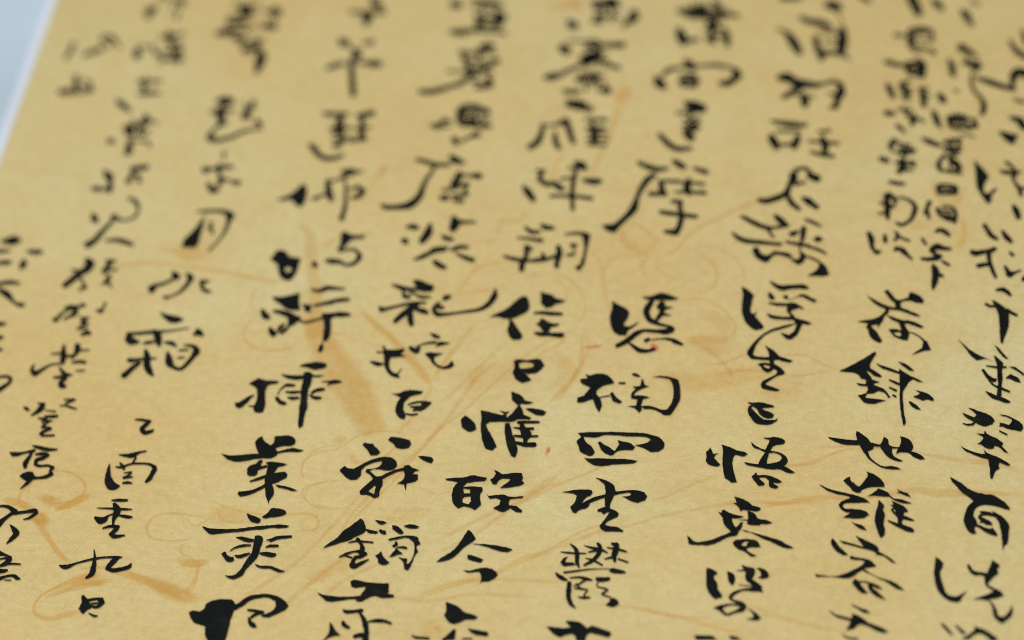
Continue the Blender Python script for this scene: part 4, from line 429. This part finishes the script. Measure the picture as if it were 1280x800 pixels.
S-2149 2516 34 -2108 2482 82 -2080 2472 48;S-1934 2506 50 -1889 2497 33;S-1972 2359 44 -1919 2350 59 -1892 2340 32;S-2203 2367 39 -2136 2372 45 -2084 2369 28;S-2248 2256 38 -2204 2289 53 -2146 2299 28 -2088 2303 21;S-2142 2239 30 -2095 2219 40 -2064 2233 28;S-2051 2126 44 -2017 2129 59 -1980 2155 42 -1963 2192 24;S-1981 2238 12 -1965 2120 14;S-1932 2122 36 -1925 2052 68 -1925 1970 42 -1928 1922 20;S-2200 2530 21 -2031 2541 21;S-2215 2417 21 -2038 2447 21;S-2157 2514 15 -2100 2369 17;S-1994 2487 20 -1883 2457 20;S-1949 2527 12 -1882 2327 14;S-2206 2251 21 -2015 2337 21;S-2088 2185 21 -1941 2232 21;S-2047 2115 21 -1948 2140 21
S-2105 1673 50 -2069 1669 74 -2028 1666 44;S-2075 1657 33 -2076 1576 38 -2075 1539 60 -2055 1479 43;S-2136 1566 28 -2033 1585 24;S-2082 1440 20 -2027 1475 24;S-1891 1676 26 -1892 1638 33 -1914 1575 42 -1923 1531 46;S-1838 1506 36 -1809 1478 34;S-2071 1429 15 -2104 1377 27 -2096 1341 54 -2056 1320 33 -1959 1363 27 -1890 1417 24 -1789 1442 13;S-2131 1659 19 -2026 1649 19;S-2116 1589 18 -1998 1580 18;S-1950 1654 16 -1883 1517 16
S-1983 1228 17 -1979 1168 14;S-2068 1065 57 -2048 1079 32;S-2030 1074 19 -1980 1090 32 -1913 1107 26;S-1988 1107 36 -1987 1059 27 -1959 1013 22 -1954 978 44 -1966 942 18;S-2029 949 26 -1982 893 47 -1958 907 31;S-1876 972 28 -1841 974 40;S-1944 1003 14 -1877 978 11
S-3160 2110 27 -3164 2044 22 -3179 1977 26;S-3076 2006 19 -3021 2042 38 -2967 2079 32;S-2995 2165 20 -2938 2191 34 -2897 2150 24 -2853 2097 14;S-2918 2104 20 -2985 2155 18
S-3077 1820 28 -3062 1788 36 -3045 1692 39;S-3144 1675 36 -3105 1677 52 -3087 1700 29;S-3077 1658 12 -2931 1700 18;S-3016 1791 14 -2975 1783 13 -2959 1720 23;S-3013 1716 18 -2942 1715 21
S-2734 2473 37 -2736 2428 56 -2737 2383 32;S-2698 2486 20 -2719 2440 26;S-2595 2561 20 -2551 2541 64 -2536 2508 25;S-2590 2505 17 -2594 2448 15;S-2547 2451 17 -2545 2373 17;S-2694 2577 31 -2645 2569 31
S-2567 2260 22 -2552 2211 62 -2534 2185 29;S-2734 2094 29 -2725 2040 56 -2722 2007 25;S-2718 2129 17 -2675 2109 14;S-2646 2122 26 -2618 2069 21 -2552 2019 26 -2565 1974 15;S-2489 2089 28 -2470 2035 32 -2442 1983 17;S-2532 2141 15 -2458 2124 14 -2441 2048 13;S-2615 2205 21 -2468 2252 21;S-2551 2154 16 -2461 2160 21;S-2573 2079 16 -2445 2088 20;S-2559 2246 14 -2485 1976 14;S-2544 2008 16 -2416 2017 20
S-2652 1806 16 -2621 1775 36 -2622 1743 20;S-2580 1800 19 -2521 1814 22;S-2609 1690 27 -2566 1704 36 -2528 1706 21;S-2666 1801 20 -2538 1810 20;S-2623 1840 14 -2599 1680 14;S-2642 1695 19 -2501 1705 19
S-2758 1626 24 -2724 1593 43 -2660 1540 28;S-2550 1513 16 -2537 1464 56 -2553 1414 38 -2559 1371 24;S-2486 1454 17 -2457 1442 14;S-2649 1407 27 -2635 1366 33 -2632 1331 22;S-2622 1423 16 -2603 1340 22;S-2736 1275 20 -2719 1269 49 -2696 1257 22;S-2599 1257 29 -2583 1202 49 -2590 1174 46;S-2473 1266 19 -2457 1239 16;S-2539 1331 19 -2519 1332 19;S-2661 1392 19 -2496 1457 19;S-2632 1324 15 -2489 1369 19;S-2614 1466 14 -2579 1258 13;S-2608 1273 15 -2482 1282 15
S-2698 1008 20 -2658 969 55 -2637 923 31 -2623 842 34;S-2734 861 27 -2698 857 44;S-2671 852 25 -2618 883 22;S-2523 1041 41 -2456 1059 44 -2431 1061 25;S-2520 1027 22 -2517 973 25 -2528 931 39;S-2520 986 22 -2471 990 17 -2458 936 28
S-2495 791 16 -2452 780 25 -2422 736 31
"""
WASHES = """
blossom 0.5|S-2581 -1586 25 -2580 -1521 16 -2533 -1429 13 -2445 -1356 16 -2360 -1344 17 -2272 -1380 18 -2221 -1446 20 -2228 -1523 28 -2283 -1586 31 -2362 -1621 31;S-2526 -1527 13 -2548 -1474 11 -2518 -1417 14 -2418 -1393 11;S-2511 -1515 11 -2446 -1564 16 -2355 -1578 17 -2274 -1549 22 -2219 -1490 17
blossom 0.75|S-2455 -1528 31 -2406 -1549 54 -2374 -1536 36;S-2362 -1621 36 -2284 -1582 49 -2211 -1522 48 -2184 -1487 17
branch 0.75|S-2673 -1573 33 -2598 -1588 52 -2521 -1614 44 -2431 -1692 77 -2385 -1667 58;S-2434 -1682 67 -2398 -1754 43 -2335 -1834 30 -2249 -1933 31 -2175 -1989 28
branch 0.7|S-2108 -2015 21 -1974 -2003 29 -1882 -2026 43 -1755 -2057 50 -1608 -2106 65 -1497 -2147 75 -1404 -2184 49;S-1482 -2136 48 -1452 -2040 25 -1454 -1956 24 -1452 -1925 39;S-1580 -1926 29 -1477 -1927 50 -1397 -1905 26
blossom 0.7|S-1983 -2035 21 -2091 -2087 56 -2196 -2148 26 -2281 -2219 16 -2308 -2304 14 -2272 -2358 21 -2191 -2375 33 -2115 -2338 42 -2037 -2310 34;S-2259 -2237 17 -2141 -2164 38 -2031 -2123 38 -1904 -2080 30
blossom 0.4|S-1461 -1607 12 -1567 -1595 12 -1673 -1589 17 -1771 -1613 22 -1805 -1691 21 -1772 -1763 18 -1663 -1785 15 -1564 -1766 15 -1521 -1730 13;S-1563 -1772 11 -1582 -1841 13 -1539 -1880 18 -1465 -1905 19;S-1654 -1827 16 -1565 -1840 20;S-1672 -1593 10 -1597 -1619 11 -1534 -1667 11 -1476 -1619 11 -1430 -1594 22;S-1439 -1552 14 -1383 -1611 19 -1302 -1625 17 -1256 -1600 17;S-1491 -1470 10 -1375 -1524 12 -1197 -1552 13 -1045 -1539 17 -911 -1527 21 -852 -1564 17 -856 -1629 17 -970 -1660 17
branch 0.35|S-674 -1420 19 -773 -1621 23 -899 -1844 24 -1036 -2002 28 -1202 -2182 28;S-527 -1663 16 -721 -1890 24 -855 -2068 32 -987 -2245 35;S-430 -1823 21 -622 -1965 24 -756 -2142 27
blossom 0.35|S-995 -1275 10 -1019 -1211 12 -990 -1121 15 -897 -1064 11 -779 -1047 11;S-753 -1275 13 -869 -1296 11 -965 -1337 15 -969 -1403 12 -888 -1465 16 -751 -1466 15
branch 0.5|S-1197 -24 105 -1138 -185 124 -1015 -362 180 -897 -513 215 -777 -686 193 -683 -858 155 -642 -943 103
branch 0.16|S-1059 -225 109 -914 -423 108 -746 -660 87 -632 -898 68
branch 0.16|S-936 -494 140 -803 -733 121 -714 -927 85
branch 0.35|S-1036 -616 144 -902 -673 123
branch 0.55|S-908 22 26 -794 -110 30 -689 -196 38 -556 -347 37 -445 -476 37 -392 -529 22
branch 0.4|S-386 -517 26 -401 -632 26 -460 -794 24 -526 -911 24;S-187 -15 17 -269 -162 20 -380 -448 20;S-17 -304 17 -134 -451 28 -194 -615 27 -267 -801 27 -370 -1009 28 -531 -1264 24 -661 -1491 19 -713 -1666 15;S382 -40 13 177 -196 17 18 -415 16 -149 -679 16 -304 -893 16 -468 -1236 16 -627 -1488 16 -671 -1619 11;S-178 -500 40 -115 -461 54
blossom 0.35|S-457 -906 13 -598 -895 13 -729 -940 16 -818 -1025 13 -861 -1073 11;S-818 -1025 11 -935 -1046 11 -1006 -1129 14 -1014 -1218 12 -985 -1281 10;S-739 -1260 11 -870 -1293 11 -947 -1343 12 -947 -1430 12 -850 -1486 13 -702 -1451 13 -638 -1338 12
blossom 0.45|S-890 -1009 40 -826 -981 54 -807 -991 28;S-758 -1064 27 -729 -1128 35 -691 -1146 20;S-727 -1138 18 -610 -1117 18 -536 -1045 16 -484 -952 16
branch 0.4|S358 -591 19 382 -522 22 442 -335 22 474 -195 18 434 -36 14;S782 -933 16 632 -1077 17 477 -1177 21 353 -1252 62 205 -1393 28 6 -1623 28 -175 -1744 25;S847 -1422 17 641 -1504 17 478 -1644 20 343 -1740 24
blossom 0.25|S-225 -1452 86 -422 -1491 106 -459 -1473 39;S-321 -1289 16 -213 -1323 17 -86 -1268 17 18 -1281 17
branch 0.5|S-2479 246 24 -2370 254 40 -2266 286 34 -2097 275 28 -1889 254 28 -1662 223 37 -1529 197 37 -1398 183 23;S-2215 389 34 -2124 396 43 -2027 378 142 -1915 375 120;S-2470 443 50 -2310 480 25;S-1404 673 27 -1335 604 48 -1293 484 72 -1251 316 71 -1196 127 78 -1160 -61 105 -1097 -244 122;S-1234 464 32 -1176 542 29 -1108 571 25 -918 635 25
blossom 0.45|S-1470 178 19 -1550 123 18 -1566 26 18 -1506 -88 11;S-1506 -88 17 -1558 -187 19 -1539 -279 18 -1453 -343 22 -1328 -344 23 -1229 -301 24;S-1101 -221 19 -1000 -189 18 -866 -237 17;S-989 -59 19 -887 -27 23 -786 -90 24 -657 -209 30 -550 -316 34 -439 -445 33 -393 -510 21;S-977 557 15 -861 419 11
branch 0.35|S20 -131 21 -121 -350 25 -230 -542 25 -301 -639 25;S-211 -9 15 -255 -176 20 -333 -345 20 -393 -510 23
branch 0.4|S-1000 1080 42 -963 1185 42 -1036 976 42;S-415 575 29 -310 595 25 -169 618 20;S-172 642 14 -197 739 15 -163 816 12;S-352 193 24 -314 292 24 -277 391 32 -142 450 19 -75 479 19;S-399 154 19 -281 199 19 -144 233 19 -57 252 19
blossom 0.4|S-257 201 19 -155 232 24;S-207 788 35 -82 797 29 -43 899 20;S-166 643 14 -204 763 14;S-288 609 25 -129 634 20;S176 402 17 293 339 20 376 250 18 414 111 18 378 -9 19;S24 342 14 145 376 14 264 289 11 299 173 11;S383 587 27 449 495 22 486 354 21 523 214 18 580 54 11;S486 354 14 488 474 15 549 551 19 655 559 14
branch 0.5|S534 794 54 568 674 22 648 607 26 743 566 31;S550 808 29 641 802 27 742 712 25 781 690 22;S743 566 25 699 491 22 729 397 18;S796 570 28 878 625 31 922 701 25 981 803 31 1112 911 32 1277 1035 38 1380 1079 29;S1748 1156 24 1867 1215 19
blossom 0.4|S763 544 15 811 451 20 925 388 13;S966 632 17 1080 568 20 1146 453 18 1125 333 17 1009 276 14;S998 658 15 1104 666 14 1218 603 16 1301 489 15 1309 418 10;S913 198 19 1046 255 19 1193 196 16 1295 64 14 1288 -29 14;S1051 -71 21 1181 -153 24 1299 -280 26 1324 -346 17;S1124 -249 14 1226 -241 18 1372 -160 18 1438 -132 14;S1577 -144 18 1713 -133 18 1821 -192 17 1927 -229 17;S1185 -335 18 1419 -271 18 1661 -296 18 1893 -232 13;S1016 -74 46 1154 -63 69 1309 -62 46;S419 -52 14 442 -213 28 444 -350 30 364 -516 28 295 -634 24;S332 -59 15 311 -154 21 203 -255 21 96 -470 20
redink 0.8|S429 -179 9 489 -172 14 553 -158 18;S830 -117 23 855 -145 40 866 -178 21
redink 0.7|S353 -929 8 355 -958 24 351 -989 12;S343 -981 9 356 -1006 5
branch 0.35|S455 -1106 16 368 -1200 41 280 -1294 62 130 -1414 25 -20 -1534 29 -198 -1676 29;S1325 -1053 29 1200 -1128 21 1061 -1226 21 983 -1265 17;S1969 -1169 21 1759 -1219 25 1511 -1230 21 1270 -1293 21 1030 -1378 21 874 -1455 21 715 -1511 25 486 -1657 29 331 -1734 45 183 -1851 29 -50 -1954 41 -275 -2098 41;S600 -1875 20 353 -1877 25 107 -1899 29 -83 -1957 41;S453 -1991 16 254 -1988 20 58 -2006 21 -164 -2067 24 -453 -2032 28;S750 -2004 20 947 -2007 24 1196 -2045 27 1445 -2102 27 1611 -2147 23;S979 -2004 16 1212 -2043 16 1439 -2043 12;S1592 -1968 16 1840 -2026 16 2052 -2066 16
blossom 0.25|S-25 -2298 89 -100 -2244 114 -42 -2199 79
branch 0.5|S1574 -1245 42 1688 -1225 30 1897 -1164 30 2094 -1158 25 2223 -1125 29 2415 -1066 42 2531 -1077 55 2661 -1066 55 2791 -1055 34 2986 -1048 25;S1612 -974 17 1824 -924 30 1981 -824 17 2145 -788 13 2311 -785 13 2445 -806 17 2579 -827 30 2695 -838 43 2811 -839 38 2977 -879 25
branch 0.3|S1813 -816 17 2110 -769 17 2239 -715 13;S1358 -1243 30 1524 -1239 30;S1431 -1881 19 1766 -1992 23 2013 -2050 23 2224 -2090 20;S2132 -636 14 2087 -507 10
branch 0.85|S431 1982 63 397 1887 80 389 1808 58
branch 0.55|S386 1834 49 371 1598 38 340 1415 31 307 1260 23 310 1109 15;S114 1451 16 71 1243 27 64 1040 19
redink 0.4|S-1 2713 77 3 2617 58
branch 0.45|S-168 2606 133 41 2758 80;S417 2235 30 436 2155 22
branch 0.5|S2343 1319 32 2376 1165 31 2490 1142 46 2526 1270 33;S2529 1051 31 2553 868 35 2516 759 33;S2507 2241 42 2541 2077 42 2588 1883 32;S2226 936 60 2339 914 60;S2120 1146 33 2085 1018 24
blossom 0.45|S-1610 -1907 28 -1494 -1928 62 -1396 -1909 42;S-2460 -1543 35 -2392 -1570 72 -2327 -1547 36;S-2134 -2122 43 -2038 -2092 83 -1949 -2105 48;S-1736 -2065 37 -1584 -2135 83 -1438 -2183 95;S-2488 -1676 59 -2411 -1701 71 -2379 -1763 40
blossom 0.28|S-1459 -1618 130 -1366 -1567 128 -1189 -1594 82;S-2586 -1565 35 -2541 -1605 47 -2490 -1600 35;S-1842 -2054 60 -1665 -2080 78 -1480 -2146 76;S-863 -2028 62 -688 -1887 83 -504 -1787 84
blossom 0.28|S1031 -50 109 1193 -106 159 1328 -72 115;S839 -318 65 1089 -388 112 1355 -321 135 1554 -259 67;S1057 162 85 1207 80 99 1291 -52 73;S523 744 99 648 607 89 790 618 97;S1428 -360 154 1602 -391 202 1767 -332 133;S235 -229 79 392 -354 103 316 -542 134
blossom 0.22|S324 -1059 196 162 -1117 259 -84 -1073 190;S-251 -483 138 -17 -418 182 204 -263 134
"""

# ------------------------------------------------------------------ the setting
floor = slab("display_case_floor", -0.75, 0.75, -0.65, 0.95, -0.030, -0.0046, FELT)
floor["kind"] = "structure"

# ------------------------------------------------------------------ the scroll
scroll = bpy.data.objects.new("calligraphy_scroll", None)
scroll.empty_display_size = 0.05
C.objects.link(scroll)
scroll["label"] = "aged golden paper covered with black brush calligraphy over faint orange plum branches"
scroll["category"] = "calligraphy"

EDGE_X = -0.16880
slab("silk_mounting", -0.62, 0.60, -0.50, 0.80, -0.0045, -0.0012, SILK, scroll, 0.0004)
slab("silk_edging", EDGE_X - 0.0032, EDGE_X - 0.0001, -0.40, 0.70, -0.00115, -0.0003, LIP, scroll, 0.0002)
paper = slab("paper_sheet", EDGE_X, 0.42, -0.36, 0.60, -0.0011, 0.0, PAPER, scroll, 0.00015)

rng = random.Random(4)
WASH_GAIN = {"branch": 0.78, "blossom": 0.80, "redink": 1.5}
# the faint picture under the writing
Z_WASH = 0.00003
def wash_strip(bm, lay, pts, z, dens):
    res = sample(pts, 5)
    prof = ((-1.5, 0.0), (-0.7, 0.88), (-0.25, 0.72), (0.25, 0.72), (0.7, 0.88), (1.5, 0.0))
    rows = []
    L = len(res)
    for i, p in enumerate(res):
        t, nn = frame(res, i)
        h = max(p.z, 0.0003) / 2 * 0.85 * rng.uniform(0.92, 1.08)
        e = min(1.0, 0.15 + i / 3.0, 0.15 + (L - 1 - i) / 3.0)
        row = []
        for o, d in prof:
            v = bm.verts.new((p.x + nn.x * h * o, p.y + nn.y * h * o, z))
            row.append((v, d * dens * e * rng.uniform(0.85, 1.1)))
        rows.append(row)
    for a, b in zip(rows, rows[1:]):
        for k in range(len(prof) - 1):
            q = (a[k], a[k + 1], b[k + 1], b[k])
            f = bm.faces.new([x[0] for x in q])
            for lp, x in zip(f.loops, q):
                lp[lay] = (x[1], x[1], x[1], 1)

n_wash = 0
for line in WASHES.strip().splitlines():
    head, body = line.split('|')
    kind, dens = head.split()
    for k, pts in parse(body):
        bm = bmesh.new()
        lay = bm.loops.layers.float_color.new("wash_density")
        n_wash += 1
        wash_strip(bm, lay, pts, Z_WASH + n_wash * 0.000002, float(dens) * WASH_GAIN[kind])
        flip_up(bm)
        link({'branch': 'painted_branch', 'blossom': 'painted_petal', 'redink': 'red_ink_mark'}[kind], bm, RED if kind == 'redink' else WASH, scroll)

# the writing, one object per character
Z_INK = 0.0005
for line in CHARACTERS.strip().splitlines():
    bm = bmesh.new()
    items = parse(line)
    z = Z_INK
    i = 0
    while i < len(items):
        k, pts = items[i]
        if k == 'P':
            loops = [pts]
            while i + 1 < len(items) and items[i + 1][0] == 'H':
                i += 1
                loops.append(items[i][1])
            z += 0.000006
            blob(bm, loops, z, rng)
        elif k == 'S':
            for part in split_stroke(pts):
                z += 0.000006
                brush(bm, part, z, rng)
        i += 1
    flip_up(bm)
    link("ink_character", bm, INK, scroll)
